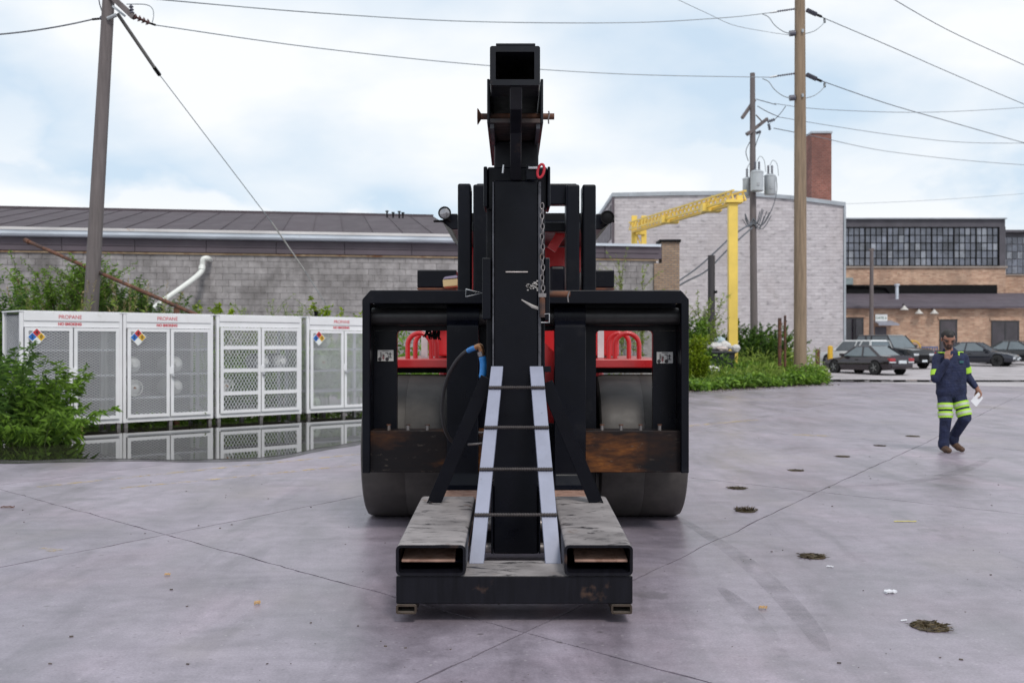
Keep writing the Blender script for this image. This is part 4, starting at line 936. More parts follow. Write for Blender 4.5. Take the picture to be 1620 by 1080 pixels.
# red clevis hook with its shackle bolt
hk = MB(); c = P(855.5, 270.5, 7.36); pts = []
for k in range(20):
    t = 2 * PI * k / 20; pts.append(c + Vector((math.cos(t) * .022 + math.sin(t) * .008, 0, math.sin(t) * .046)))
hk.tube(pts, .0095, 8, closed=True)
RED2 = M('red_hook_paint', (.55, .02, .04), .4, 0, .12)
hook = hk.build('clevis_hook', RED2, bo, smooth=50)
MB().cyl(P(836, 265.5, 7.36), P(850, 265.5, 7.36), .012, n=10).build('hook_bolt', CHROME, hook)
MB().box(PX(833, 7.36), PX(848, 7.36), 7.38, 7.42, PZ(283, 7.36), PZ(258, 7.36)).build('hook_plate', BLACK, hook)
MB().tube([P(797, 261, 7.36), P(796, 268, 7.36), P(795, 274, 7.36)], .007, 6).build('spring_clip', CHROME, bo)
# hanging chain, each link a flat ring turned against the next
lk = []
for k in range(14):
    t = 2 * PI * k / 14; lk.append(Vector((math.cos(t) * .0125, 0, math.sin(t) * .022)))
lm_ = MB().tube(lk, .0042, 5, closed=True).mesh('chain_link', STEEL, smooth=60)
chn = bpy.data.objects.new('chain', lm_); C.objects.link(chn); chn.parent = bo
top_ = P(857.5, 326, 7.42); bot_ = P(858.5, 464, 7.42); nl = 18
chn.location = top_ - ORG[bo]
for k in range(1, nl):
    p = top_.lerp(bot_, k / (nl - 1)) - top_
    inst('chain_link', lm_, chn, p + Vector((math.sin(k * 1.7) * .003, 0, 0)), (0, 0, R(90 * (k % 2) + 20)))
MB().box(PX(852, 7.4), PX(864, 7.4), 7.39, 7.43, PZ(470, 7.4), PZ(464, 7.4)).build('chain_anchor', STEEL, bo)
MB().cyl(P(858, 470, 7.41), P(858, 502, 7.41), .02, n=10).build('latch_pin', RUST, bo)
MB().tube([P(860, 497, 7.4), P(869, 496, 7.4), P(869, 510, 7.4), P(856, 510, 7.4)], .004, 6).build('latch_wire', CHROME, bo)
# stop pin with its triangular wire handle
sp = MB().cyl(P(866, 465, 7.6), P(902, 465, 7.6), .022, n=14).build('stop_pin', RUST, bo, smooth=40)
MB().tube([P(901, 460, 7.58), P(898, 470, 7.58), P(899, 478, 7.58)], .006, 6).build('pin_wire', STEEL, sp)
MB().tube([P(737, 457, 7.6), P(763, 463.5, 7.6), P(737, 469.5, 7.6)], .0055, 6, closed=True).build('wire_handle', CHROME, sp, smooth=50)
# ladder
def rail(b0, b1, t0, t1, yb_=6.5, zb=.278, yt=7.40):
    a = [Vector((PX(b0, yb_), yb_, zb)), Vector((PX(b1, yb_), yb_, zb)), Vector((PX(t1, yt), yt, PZ(579, yt))), Vector((PX(t0, yt), yt, PZ(579, yt)))]
    n = (a[1] - a[0]).cross(a[3] - a[0]).normalized()
    if n.y > 0: n = -n
    th = .055
    m = MB().hexa([p - n * th for p in a] + a)
    return m, a, n
railL, aL, nL = rail(742, 765, 777, 796); railR, aR, nR = rail(863, 888, 838, 859)
lad = railL.build('ladder_rail', GREYP, bo, bevel=.003); railR.build('ladder_rail', GREYP, bo, bevel=.003)
def at_y(a, i, j, py):      # point on a rail edge that projects to photograph row py
    lo_, hi_ = 0.0, 1.0
    for _ in range(40):
        m = (lo_ + hi_) / 2; p = a[i].lerp(a[j], m); y_ = HOR + (EYE - p.z) * F / p.y
        if y_ > py: lo_ = m
        else: hi_ = m
    return a[i].lerp(a[j], (lo_ + hi_) / 2)
REBAR = M('rebar', (.05, .042, .042), .5, .4, .25, 20)
for py_ in (614, 677, 743, 815):
    p = at_y(aL, 0, 3, py_) + nL * .009; q = at_y(aR, 1, 2, py_) + nR * .009
    n_ = 60; pts = [p.lerp(q, k / n_) for k in range(n_ + 1)]
    MB().tube(pts, [.0125 if k % 2 else .0095 for k in range(n_ + 1)], 8).build('rung', REBAR, bo)
# diagonal flat braces
for (xt, yt_, xb_, s_) in ((771, 592, 686, -1), (864, 600, 944, 1)):
    a = Vector((PX(xt, 7.5), 7.52, PZ(yt_ + 5, 7.5))); b_ = Vector((PX(xb_, 7.5), 7.55, zD + .036))
    MB().bar(a, b_, .095, .02, (0, -1, 0)).build('brace', BLACKW, bo, bevel=.003)
    MB().bar(a + Vector((s_ * .047, .03, 0)), b_ + Vector((s_ * .047, .03, 0)), .008, .08, (0, -1, 0)).build('brace_flange', BLACK, bo)
MB().box(PX(858, 7.5), PX(871, 7.5), 7.44, 7.48, PZ(588, 7.5), PZ(579, 7.5)).build('lug', BLACK, bo)
for (p, q) in (((740, 703), (765, 701)), ((757, 684), (768, 684))):
    MB().cyl(P(*p, 7.7), P(*q, 7.7), .008, n=8).build('tie_rod', STEEL, bo)
# hydraulic hose with blue sleeve and brass elbow
HOSE = M('black_hose', (.018, .018, .02), .35, 0, .2); BLUEH = M('blue_hose_sleeve', (.02, .19, .52), .45, 0, .2, 20); BRASS = M('brass', (.36, .18, .09), .35, .8, .2)
hp = [P(752, 550, 7.75), P(742, 553, 7.85), P(727, 565, 8.0), P(712, 588, 8.2), P(703, 615, 8.3), P(699.5, 645, 8.35), P(703, 675, 8.4), P(712, 694, 8.5), P(724, 703, 8.6)]
hs = MB().tube(spline(hp, 8), .0155, 10).build('hydraulic_hose', HOSE, bo, smooth=60)
MB().tube(spline([P(741, 554.5, 7.80), P(747, 551.5, 7.76), P(754, 549.5, 7.72)], 4), .019, 10).build('hose_collar', BLUEH, hs, smooth=50)
MB().tube(spline([P(753, 549.5, 7.72), P(759, 547.5, 7.70), P(761.5, 553, 7.70), P(763, 563, 7.70)], 5), .021, 10).build('elbow_fitting', BRASS, hs, smooth=50)
MB().cyl(P(760, 556, 7.7), P(762, 563, 7.7), .026, n=6).build('fitting_nut', STEEL, hs)
MB().tube(spline([P(763, 564, 7.70), P(765, 575, 7.70), P(764.5, 590, 7.70), P(762, 599, 7.70)], 5), [.024] + [.028] * 12 + [.026, .022, .014], 12).build('hose_sleeve', BLUEH, hs, smooth=50)
# ================================================================== PROPANE CABINETS
CA = math.atan2(5.2, 5.39); CE = Vector((math.cos(CA), math.sin(CA), 0)); CO = Vector((-8.79, 19.2, 0))
CAGEM = M('cage_mesh_paint', (.68, .69, .71), .5, .1, .06)
SHEET = M('pale_grey_sheet', (.34, .345, .39), .55, .1, .1, 1.5)
def mesh_panel(x0, x1, z0, z1, y, dx, dz, t=.006):
    w, h = x1 - x0, z1 - z0; m = dz / dx; mb = MB()
    for sg_ in (1, -1):
        k0 = -int(h / dz) - 2; k1 = int(w / dx) + int(h / dz) + 2
        for k in range(k0, k1 + 1):
            # z = sg*m*(x - k*dx)
            pts = []
            for x in (0, w):
                z = sg_ * m * (x - k * dx)
                if 0 <= z <= h: pts.append((x, z))
            for z in (0, h):
                x = k * dx + sg_ * z / m
                if 0 < x < w: pts.append((x, z))
            if len(pts) >= 2 and (abs(pts[0][0] - pts[1][0]) > 1e-4):
                a, b_ = pts[0], pts[1]
                mb.bar((x0 + a[0], y + sg_ * t * .22, z0 + a[1]), (x0 + b_[0], y + sg_ * t * .22, z0 + b_[1]), t, t * .4, (0, 1, 0))
    return mb
NFR = M('nfpa_red', (.55, .03, .04), .5); NFB = M('nfpa_blue', (.02, .16, .55), .5); NFY = M('nfpa_yellow', (.75, .45, .02), .5)
def cabinet(s0, w, label, style, header=True, solid=True, depth=.9):
    c = lroot(thing('propane_cabinet', label, 'cabinet', CO + CE * s0, CA, 'propane cabinets'))
    z0, z1 = .12, 2.17
    for (x, y) in ((0, 0), (w - .06, 0), (0, depth - .06), (w - .06, depth - .06)):
        MB().box(x, x + .06, y, y + .06, .10, z1 + .02).build('post', WHITE, c, bevel=.006)
    for x in (.03, w * .5, w - .09):
        for y in (.02, depth - .1):
            MB().box(x, x + .07, y, y + .08, 0, .10).build('foot', STEEL, c)
    MB().box(.061, w - .061, .005, depth - .005, z0, z0 + .03).build('floor', SHEET, c)
    MB().box(-.01, w + .01, -.01, depth + .01, z1 + .021, z1 + .045).build('roof', WHITE, c)
    if style == 'slotted':
        for z in (.58, 1.05, 1.52): MB().box(.062, w - .062, .06, depth - .07, z, z + .02).build('shelf', SHEET, c)
    else:
        for z in (.55, 1.0, 1.48): MB().box(.062, w - .062, .05, depth - .07, z, z + .035).build('shelf', SHEET, c)
    if solid: MB().box(.061, w - .061, depth - .03, depth - .02, z0 + .031, z1).build('back_sheet', SHEET, c)
    else: mesh_panel(.061, w - .061, z0, z1, depth - .03, .09, .05).build('back_mesh', CAGEM, c)
    for x in (.02, w - .03):
        sm = mesh_panel(.061, depth - .061, z0, z1 - .05, 0, .09, .045)
        sm.v = [(x + vv[1], vv[0], vv[2]) for vv in sm.v]
        sm.build('side_mesh', CAGEM, c)
    zt = 1.93 if header else 1.97
    hd = MB().box(.061, w - .061, -.022, .02, zt + .10, z1 + .018).build('header', WHITE, c, bevel=.006)
    MB().box(.061, w - .061, -.004, .03, zt - .01, zt + .098).build('lintel', WHITE, c)
    if header:
        inst('lettering', text_mesh('PROPANE', .098, REDT, bold=.0), hd, (w * .47, -.0255, zt + .175), (R(90), 0, 0))
        inst('lettering', text_mesh('NO SMOKING', .068, REDT, bold=.003), c, (w * .47, -.0085, zt + .045), (R(90), 0, 0))
    MB().box(.061, w - .061, 0, .03, z0 - .01, z0 - .0005 + .07).build('sill', WHITE, c)
    half = w / 2
    for d in (0, 1):
        a, b_ = (.075, half - .012) if d == 0 else (half + .012, w - .075)
        zz0, zz1 = z0 + .075, zt - .02; fw_ = .062
        f = MB().box(a, b_, -.035, -.006, zz0, zz0 + fw_).box(a, b_, -.035, -.006, zz1 - fw_, zz1).box(a, a + fw_, -.035, -.006, zz0 + fw_, zz1 - fw_).box(b_ - fw_, b_, -.035, -.006, zz0 + fw_, zz1 - fw_)
        if style == 'slotted':
            for z in (.56, 1.03, 1.50): f.box(a + fw_, b_ - fw_, -.034, -.008, z, z + .075)
        do = f.build('door', WHITE, c)
        if style == 'slotted': mesh_panel(a + fw_ - .01, b_ - fw_ + .01, zz0 + fw_ - .01, zz1 - fw_ + .01, -.018, .075, .12, .0095).build('door_mesh', CAGEM, do)
        else: mesh_panel(a + fw_ - .01, b_ - fw_ + .01, zz0 + fw_ - .01, zz1 - fw_ + .01, -.018, .09, .050, .0085).build('door_mesh', CAGEM, do)
        if d == 0 and header:
            cx, cz, r = a + .20, zz1 - .17, .155
            dm = MB().prism([(cx - r - .012, cz), (cx, cz - r - .012), (cx + r + .012, cz), (cx, cz + r + .012)], 'y', -.043, -.038).build('hazard_diamond', SIGNW, do)
            h = r / 2
            for (ox, oz, mt, tx) in ((0, h, NFR, '4'), (-h, 0, NFB, '2'), (h, 0, NFY, '0')):
                q = h * .94
                MB().prism([(cx + ox - q, cz + oz), (cx + ox, cz + oz - q), (cx + ox + q, cz + oz), (cx + ox, cz + oz + q)], 'y', -.047, -.0435).build('hazard_square', mt, dm)
                inst('lettering', text_mesh(tx, .085, INK, bold=.002), dm, (cx + ox, -.0495, cz + oz), (R(90), 0, 0))
        if d == 1:
            MB().box(a - .03, a + .05, -.052, -.0355, 1.02, 1.17).build('latch', WHITE, do, bevel=.006)
            lo_ = MB().lathe([(.028, 0), (.03, .01), (.03, .025), (.012, .03)], (a + .03, -.052, .98), (0, -1, 0), 14).build('padlock', CHROME, do, smooth=40)
    return c
cabinet(0, 1.88, 'white mesh propane cabinet half hidden by the tall weeds, leftmost of the row', 'fine')
cabinet(1.9, 1.88, 'white mesh propane cabinet with two ball-ended gas cylinders showing on each door side', 'fine')
cabinet(3.86, 2.02, 'white cabinet with coarse diamond mesh and barred doors, without lettering', 'slotted', header=False, solid=False)
cabinet(6.02, 1.9, 'white propane cabinet nearest the forklift, its right side hidden by the carriage', 'fine', solid=False)
TANKW = M('gas_cylinder_paint', (.66, .67, .66), .4, 0, .1, 4); TANKG = M('dull_green_cylinder', (.36, .44, .33), .45, 0, .1, 4)
def gas_cyl(s, z, label, mat=TANKW, ring=False, r=.17, ln=.62):
    o = lroot(thing('gas_cylinder', label, 'gas cylinder', CO + CE * s + Vector((-math.sin(CA), math.cos(CA), 0)) * .12 + Vector((0, 0, z)), CA, 'gas cylinders in the cabinets'))
    MB().lathe([(.01, 0), (r * .5, .012), (r * .8, .05), (r * .95, .10), (r, .16), (r, ln - .14), (r * .95, ln - .08), (r * .7, ln - .03), (.02, ln)], (0, 0, r), (0, 1, 0), 28).build('tank', mat, o, smooth=50)
    if ring:
        pts = [Vector((math.cos(2 * PI * k / 28) * r * .86, -.03, r + math.sin(2 * PI * k / 28) * r * .86)) for k in range(28)]
        MB().tube(pts, .013, 8, closed=True).build('collar', mat, o, smooth=50)
        for k in range(3):
            t = 2 * PI * k / 3 + .4; MB().bar((math.cos(t) * r * .84, -.03, r + math.sin(t) * r * .84), (math.cos(t) * r * .8, .1, r + math.sin(t) * r * .8), .04, .01).build('collar_stay', mat, o)
        MB().cyl((0, .02, r), (0, -.035, r), .03, .024, n=10).build('valve', BRASS, o)
    else:
        MB().lathe([(r * .35, .02), (r * .42, -.03), (r * .3, -.05)], (0, 0, r), (0, 1, 0), 16).build('foot_ring', mat, o, smooth=40)
    return o
gas_cyl(2.18, 1.04, 'pale gas cylinder on the middle shelf behind the left door with lock beside it')
gas_cyl(2.18, .59, 'ring-collared gas cylinder on the lower shelf of the second cabinet, left door', ring=True)
gas_cyl(3.06, 1.04, 'pale gas cylinder on the middle shelf behind the right door of the second cabinet')
gas_cyl(3.06, .59, 'pale gas cylinder on the lower shelf behind the right door of the second cabinet')
gas_cyl(5.05, 1.07, 'pale gas cylinder, left of the pair on the barred cabinet upper shelf')
gas_cyl(5.48, 1.07, 'pale gas cylinder, right of the pair on the barred cabinet upper shelf')
gas_cyl(4.15, .60, 'grey gas cylinder with collar lying low in the barred cabinet, left door', ring=True, r=.15)
gas_cyl(6.62, 1.52, 'pale green gas cylinder on the top shelf of the cabinet nearest the forklift', TANKG, r=.16)
gas_cyl(6.52, 1.04, 'green gas cylinder with a round collar in the cabinet nearest the forklift', TANKG, ring=True)
gas_cyl(6.35, .155, 'green gas cylinder on the floor of the cabinet nearest the forklift', TANKG, r=.16)
WOODB = M('wood_block', (.45, .30, .13), .8, 0, .2, 8)
bk = CO + CE * .94 + Vector((.1, -.16, 0))
tag(MB().box(bk.x - .12, bk.x + .12, bk.y - .07, bk.y + .07, 0, .10).build('timber_block', WOODB, bevel=.006), 'short yellow timber block in the puddle under the leftmost cabinet', 'timber block')
# PVC drain pipe, leaning rusty pole, stub post
PVC = M('white_pvc', (.72, .73, .70), .4, 0, .06)
pv = thing('drain_pipe', 'white plastic drain pipe elbowing down from the block warehouse wall', 'pipe', P(332, 412, 33.9))
MB().tube(spline([P(333, 412, 34.2), P(329, 409, 33.7), P(321.5, 410, 33.6), P(320, 420, 33.6), P(318, 430, 33.5), P(300, 446, 33.0), P(258, 476, 32.4), P(240, 490, 32.2)], 5), .085, 12).build('pipe', PVC, pv, smooth=50)
MB().cyl(P(320, 421, 33.6), P(319, 427, 33.55), .105, n=14).build('coupling', PVC, pv, smooth=40)
MB().lathe([(.13, 0), (.12, .05), (.1, .06)], P(333, 412, 34.3), (-.2, -1, 0), 14).build('wall_flange', PVC, pv)
rp_ = thing('rusty_pole', 'long rusty steel pole leaning over the propane cabinets', 'pole', P(310, 497, 24.5))
MB().cyl(P(40, 380, 27.5), P(318, 501, 24.2), .045, n=12).build('pipe', RUST, rp_, smooth=40)
MB().cyl(P(40, 380, 27.5), P(46, 382.6, 27.4), .06, n=12).build('pipe_cap', RUST, rp_)
stb = thing('rusty_stub', 'short rusty stub post standing just behind the cabinet row', 'post', (PX(279.5, 25.5), 25.5, 0))
MB().cyl((PX(279.5, 25.5), 25.5, 0), (PX(279.5, 25.5), 25.5, PZ(487, 25.5)), .07, n=10).build('shaft', RUST, stb); MB().cyl((PX(279.5, 25.5), 25.5, PZ(487, 25.5)), (PX(279.5, 25.5), 25.5, PZ(479, 25.5)), .025, n=8).build('stem', RUST, stb)
dk = thing('dark_stub', 'short black stub pipe behind the cabinet nearest the forklift', 'post', (PX(500, 27.5), 27.5, 0))
MB().cyl((PX(500, 27.5), 27.5, 0), (PX(500, 27.5), 27.5, PZ(493.5, 27.5)), .04, n=10).build('pipe', BLACKD, dk)
MB().cyl((PX(500, 27.5), 27.5, PZ(495, 27.5)), (PX(500, 27.5), 27.5, PZ(492.5, 27.5)), .055, n=10).build('cap', BLACKD, dk)

# ================================================================== UTILITY POLES AND WIRES
WIRE = M('wire_black', (.11, .12, .14), .5, 0, .1); WIREL = M('wire_aluminium', (.30, .33, .35), .5, .3, .1)
INSU = M('insulator_polymer', (.10, .10, .13), .45, 0, .1); INSB = M('brown_porcelain', (.10, .045, .04), .25, 0, .1)
TANP = M('tan_treated_pole', (.26, .19, .13), .85, 0, .22, 2.2, stretch=(5, 5, .35), col2=(.16, .12, .085), lo=.5, hi=.68, s2=2.5, st2=(6, 6, .25), bmp=.6, bs=14)
GALV = M('galvanised', (.42, .44, .46), .45, .6, .15)
def sagline(a, b_, sag, n=24):
    return [a.lerp(b_, i / n) - Vector((0, 0, sag * 4 * (i / n) * (1 - i / n))) for i in range(n + 1)]
def wire(label, pts, r, mat=WIRE, name='overhead_wire'):
    return tag(MB().tube(pts, r, 6).build(name, mat, smooth=60), label, 'wire', 'overhead wires')
def insulator(mb, a, b_, r=.05, n=9):
    a, b_ = Vector(a), Vector(b_)
    mb.cyl(a, b_, r * .35, n=8)
    for k in range(n):
        p = a.lerp(b_, (k + .5) / n); d = (b_ - a).normalized() * (b_ - a).length / n * .28
        mb.cyl(p - d, p + d, r, r * .55, n=10)
    return mb
# left pole
lp0, lp1 = P(134.5, 649.6, 26), P(176, -75, 26)
lpz = thing('utility_pole', 'leaning weathered timber utility pole behind the leftmost cabinet', 'pole', lp0)
MB().tube([lp0 - Vector((0, 0, .1)), lp0.lerp(lp1, .5), lp1], [.185, .165, .135], 16).build('shaft', POLEG, lpz, smooth=40)
MB().bar(P(150, -30, 26.0), P(212, 28, 25.7), .10, .12).build('crossarm', POLEG, lpz)
MB().bar(P(178, 10, 25.85), P(198, 26, 25.9), .05, .05).build('arm_brace', GALV, lpz)
mb = MB(); insulator(mb, P(211, 26, 25.7), P(237, 37, 25.9), .085, 4); mb.build('strain_insulator', INSB, lpz, smooth=40)
mb = MB(); insulator(mb, P(209, 22, 25.7), P(207, 8, 25.7), .06, 3); mb.build('post_insulator', INSU, lpz, smooth=40)
mb = MB(); insulator(mb, P(166, 28, 26), P(157, 30, 26), .06, 2); mb.build('strain_insulator', INSU, lpz, smooth=40)
MB().cyl(P(157, 30, 26), P(146, 31, 26), .028, n=8).build('wire_clamp', BLACKD, lpz)
MB().cyl(P(237, 37, 25.9), P(246, 40, 26), .028, n=8).build('wire_clamp', BLACKD, lpz)
MB().tube(spline([P(200, 7, 25.8), P(230, 7.5, 25.9), P(241, 14, 25.9), P(243, 25, 25.9), P(241, 36, 25.9)], 6), .012, 6).build('jumper_wire', WIREL, lpz)
MB().tube(spline([P(156, -4, 26), P(158, 8, 26), P(163, 22, 26), P(168, 28, 26)], 5), .016, 6).build('jumper_wire', WIRE, lpz)
MB().tube([P(170, 30, 25.83), P(184, 24, 25.83)], .05, 8).build('pole_band', GALV, lpz)
gw = thing('guy_wire', 'guy wire with dark upper sleeve slanting from the leaning pole', 'wire', P(500, 650, 31))
MB().tube([P(186, 22, 26), P(244, 107, 26.9)], .045, 8).build('guard_sleeve', M('grey_sleeve', (.14, .135, .13), .6), gw)
MB().tube([P(244, 107, 26.9), P(252.5, 119, 27.1)], .05, 8).build('clamp', BLACKD, gw)
MB().tube([P(252, 118, 27.1), P(430, 352, 29.8), P(482, 428, 30.6)], .013, 6).build('strand', WIREL, gw)
MB().tube([P(430, 352, 29.8), P(482, 428, 30.6)], .022, 6).build('yellowed_sleeve', M('pale_sleeve', (.38, .37, .36), .6), gw)
MB().tube([P(482, 428, 30.6), P(540, 520, 31.3)], .010, 6).build('strand', WIREL, gw)
# right pole
RPX, RPY = PX(1266, 45), 45.0
rpo = thing('tall_utility_pole', 'tall tan timber utility pole in front of the grey block building', 'pole', (RPX, RPY, 0))
MB().tube([(RPX, RPY, -.1), (RPX, RPY, 9), (RPX - .02, RPY, 18.5)], [.27, .25, .20], 20).build('shaft', TANP, rpo, smooth=40)
for (py_, nm) in ((14.5, 0), (116.5, 1)):
    mb = MB(); insulator(mb, P(1257, py_, 44.9), P(1229, py_ + 4, 44.8), .05, 8); mb.build('strain_insulator', INSU, rpo)
    MB().cyl(P(1229, py_ + 4, 44.8), P(1218, py_ + 6, 44.8), .05, .03, n=8).build('wire_clamp', GALV, rpo)
    mb = MB(); insulator(mb, P(1277, py_ + 2, 45), P(1292, py_ + 9, 45.3), .10, 8); mb.build('strain_insulator', INSU, rpo)
    MB().cyl(P(1292, py_ + 9, 45.3), P(1299, py_ + 12, 45.6), .06, n=8).build('wire_clamp', BLACKD, rpo)
    MB().cyl(P(1249, py_ + 39, 44.9), P(1258, py_ + 38, 44.9), .12, n=12).build('post_insulator', INSU, rpo, smooth=40)
    MB().tube(spline([P(1206, py_ + 8, 44.7), P(1216, py_ + 13, 44.7), P(1225, py_ + 25, 44.7), P(1238, py_ + 35, 44.7), P(1250, py_ + 39, 44.8)], 6), .018, 6).build('jumper_wire', WIREL, rpo)
    MB().tube(spline([P(1274, py_ + 39, 44.9), P(1288, py_ + 35, 45), P(1300, py_ + 26, 45.3), P(1305, py_ + 18, 45.6), P(1304, py_ + 14, 45.7)], 6), .018, 6).build('jumper_wire', WIREL, rpo)
    MB().cyl(P(1304.5, py_ + 22, 45.7), P(1304.5, py_ + 15, 45.7), .05, n=8).build('wire_clamp', BLACKD, rpo)
    MB().cyl(P(1270, py_ + 32, 44.72), P(1270, py_ + 37, 44.72), .05, n=8).build('bolt_plate', GALV, rpo)
wire('long sagging wire crossing the top of the picture from pole to pole', spline([P(235, -2, 26.5), P(500, 20.5, 30), P(750, 34.5, 34.5), P(1000, 36, 39.5), P(1150, 28, 42.7), P(1218, 20.5, 44.8)], 8), 0.0155, WIREL)
wire('wire passing just behind the top of the lifting boom', spline([P(246, 40, 26), P(500, 76, 30), P(760, 103, 34.5), P(1000, 118, 39.5), P(1218, 122.5, 44.8)], 8), 0.0148, WIREL)
wire('wire running left from the leaning pole out of the frame', sagline(P(146, 31, 26), P(-80, 58, 25), .1), .018)
wire('upper wire falling to the right from the tall tan pole', spline([P(1299, 27, 45.6), P(1400, 70, 49), P(1500, 114, 53), P(1620, 165, 58), P(1700, 197, 62)], 6), 0.0192)
wire('wire below it falling to the right from the tall tan pole', spline([P(1299, 128, 45.6), P(1400, 163, 49), P(1500, 192, 53), P(1620, 226, 58), P(1700, 246, 62)], 6), 0.0192)
wire('lone wire cutting across the top right corner of the sky', spline([P(1395, -12, 40), P(1500, 48, 44), P(1620, 103, 49), P(1700, 138, 53)], 6), 0.0178)
wire('thin flat wire to the right just below the crossing of two wires', spline([P(1225, 164, 52), P(1300, 173, 54), P(1440, 178, 58), P(1560, 174, 62), P(1700, 164, 66)], 6), 0.0133)
wire('thin wire passing in front of the chimney top to the right', spline([P(1230, 185, 52), P(1320, 200, 54), P(1430, 216, 58), P(1540, 226, 62), P(1700, 226, 66)], 6), 0.0133)
wire('lowest of the wires fanning right behind the chimney', spline([P(1224, 203, 52), P(1290, 216, 55), P(1400, 239, 80), P(1540, 255, 84), P(1700, 266, 88)], 6), 0.0192)
wire('faint wire low over the brick factory roof', spline([P(1330, 323, 70), P(1450, 318, 72), P(1560, 311, 74), P(1700, 300, 76)], 6), 0.0118, WIREL)
wire('short wire entering from the top to the tall tan pole', spline([P(1060, -6, 38), P(1120, 22, 40), P(1160, 40, 41.5), P(1210, 50, 43.5), P(1250, 56, 44.8)], 6), 0.0111, WIREL)
# transformer pole
tpx = 11.6; TY = 52.0
tp = thing('transformer_pole', 'grey timber pole carrying three transformers before the grey block wall', 'pole', (tpx, TY, 0))
MB().tube([P(1193.5, 601, TY), P(1191, 300, TY), P(1190.5, 116, TY)], [.19, .15, .12], 14).build('shaft', POLEG, tp, smooth=40)
MB().bar(P(1174, 187, TY - .2), P(1194, 158, TY + .3), .12, .14).build('crossarm', POLEG, tp)
MB().bar(P(1182, 213, TY - .3), P(1214, 188, TY + .4), .12, .14).build('crossarm', POLEG, tp)
MB().bar(P(1196, 182, TY - .16), P(1206, 193, TY - .1), .05, .05).build('arm_brace', POLEG, tp)
for (a, b_) in (((1214, 193), (1226, 189)), ((1196, 211), (1204, 208)), ((1180, 213), (1186, 209)), ((1216, 196), (1218, 206))):
    mb = MB(); insulator(mb, P(*a, TY), P(*b_, TY), .09, 4); mb.build('insulator', INSU, tp)
for pts in ([(1196, 157), (1214, 162), (1228, 166)], [(1198, 168), (1214, 177), (1232, 185)], [(1226, 189), (1236, 178), (1243, 168)], [(1186, 225), (1180, 240), (1184, 255)], [(1204, 208), (1198, 222), (1195, 232)], [(1228, 280), (1229, 300), (1225, 320), (1218, 338)]):
    MB().tube(spline([P(*p, TY - .1) for p in pts], 5), .02, 6).build('lead_wire', WIRE, tp)
TRF = M('transformer_grey', (.46, .49, .52), .45, .1, .07)
for (a, b_, t0, t1, yy) in ((1175, 1188.5, 283, 311, TY + .35), (1187.5, 1207.5, 272, 303, TY - .42), (1209, 1227, 278, 308, TY + .1)):
    x0, x1 = PX(a, yy), PX(b_, yy); r = (x1 - x0) / 2; xc = (x0 + x1) / 2; z0, z1 = PZ(t1, yy), PZ(t0, yy)
    tr = MB().lathe([(r * .9, z0), (r, z0 + .04), (r, z1 - .05), (r * 1.05, z1 - .05), (r * 1.05, z1), (r * .6, z1 + .08)], (xc, yy, 0), (0, 0, 1), 24).build('transformer', TRF, tp, smooth=35)
    for dx in ((-.08, .1) if r > .25 else (.0,)):
        mb = MB(); insulator(mb, (xc + dx, yy, z1), (xc + dx, yy, z1 + .50), .075, 6); mb.build('bushing', INSU, tr)
    MB().tube(spline([Vector((xc, yy, z1 + .5)), Vector((xc + .15, yy, z1 + .75)), Vector((xc + .35, yy, z1 + .55)), Vector((xc + .42, yy, z1))], 5), .016, 6).build('lead_wire', WIREL, tr)
    MB().box(xc - .06, xc + .06, yy - r - .03, yy - r + .01, z0 + .25, z0 + .4).build('tank_lug', GALV, tr)
for (pts, lb_) in (([(1188, 354), (1160, 372), (1130, 400), (1100, 426), (1062, 452)], 'thick cable bundle drooping left from the transformer pole'), ([(1190, 360), (1150, 396), (1118, 428), (1084, 446), (1050, 466)], 'second black cable drooping left under the thicker bundle')):
    wire(lb_, spline([P(p[0], p[1], TY - .3 - i * 1.2) for i, p in enumerate(pts)], 6), .042 if 'bundle' in lb_ else .03, name='service_cable')
mb = MB(); rr_ = random.Random(6)
for k in range(9):
    a = P(1172 + rr_.uniform(0, 10), 338 + rr_.uniform(-3, 12), TY - .2); b_ = P(1192, 345 + rr_.uniform(-8, 10), TY - .2); c_ = P(1204 + rr_.uniform(-4, 18), 338 + rr_.uniform(-8, 14), TY - .25)
    mb.tube(spline([a, a.lerp(b_, .5) - Vector((0, 0, .3)), b_, b_.lerp(c_, .5) - Vector((0, 0, .45)), c_], 4), .022, 5)
mb.build('cable_loops', WIRE, tp)
dp = thing('dark_post', 'short dark timber post between the brick pier and the yellow gantry', 'post', (PX(1125, 47), 47, 0))
MB().cyl((PX(1125.5, 47), 47, 0), (PX(1125.5, 47), 47, PZ(404, 47)), .155, n=14).build('shaft', M('dark_timber', (.055, .05, .055), .85, 0, .25, 3, stretch=(5, 5, .4), bmp=.4, bs=15), dp, smooth=40)
MB().cyl((PX(1131, 47), 46.9, PZ(464, 47)), (PX(1131, 47), 46.9, PZ(460, 47)), .09, n=8).build('clamp', BLACKD, dp)

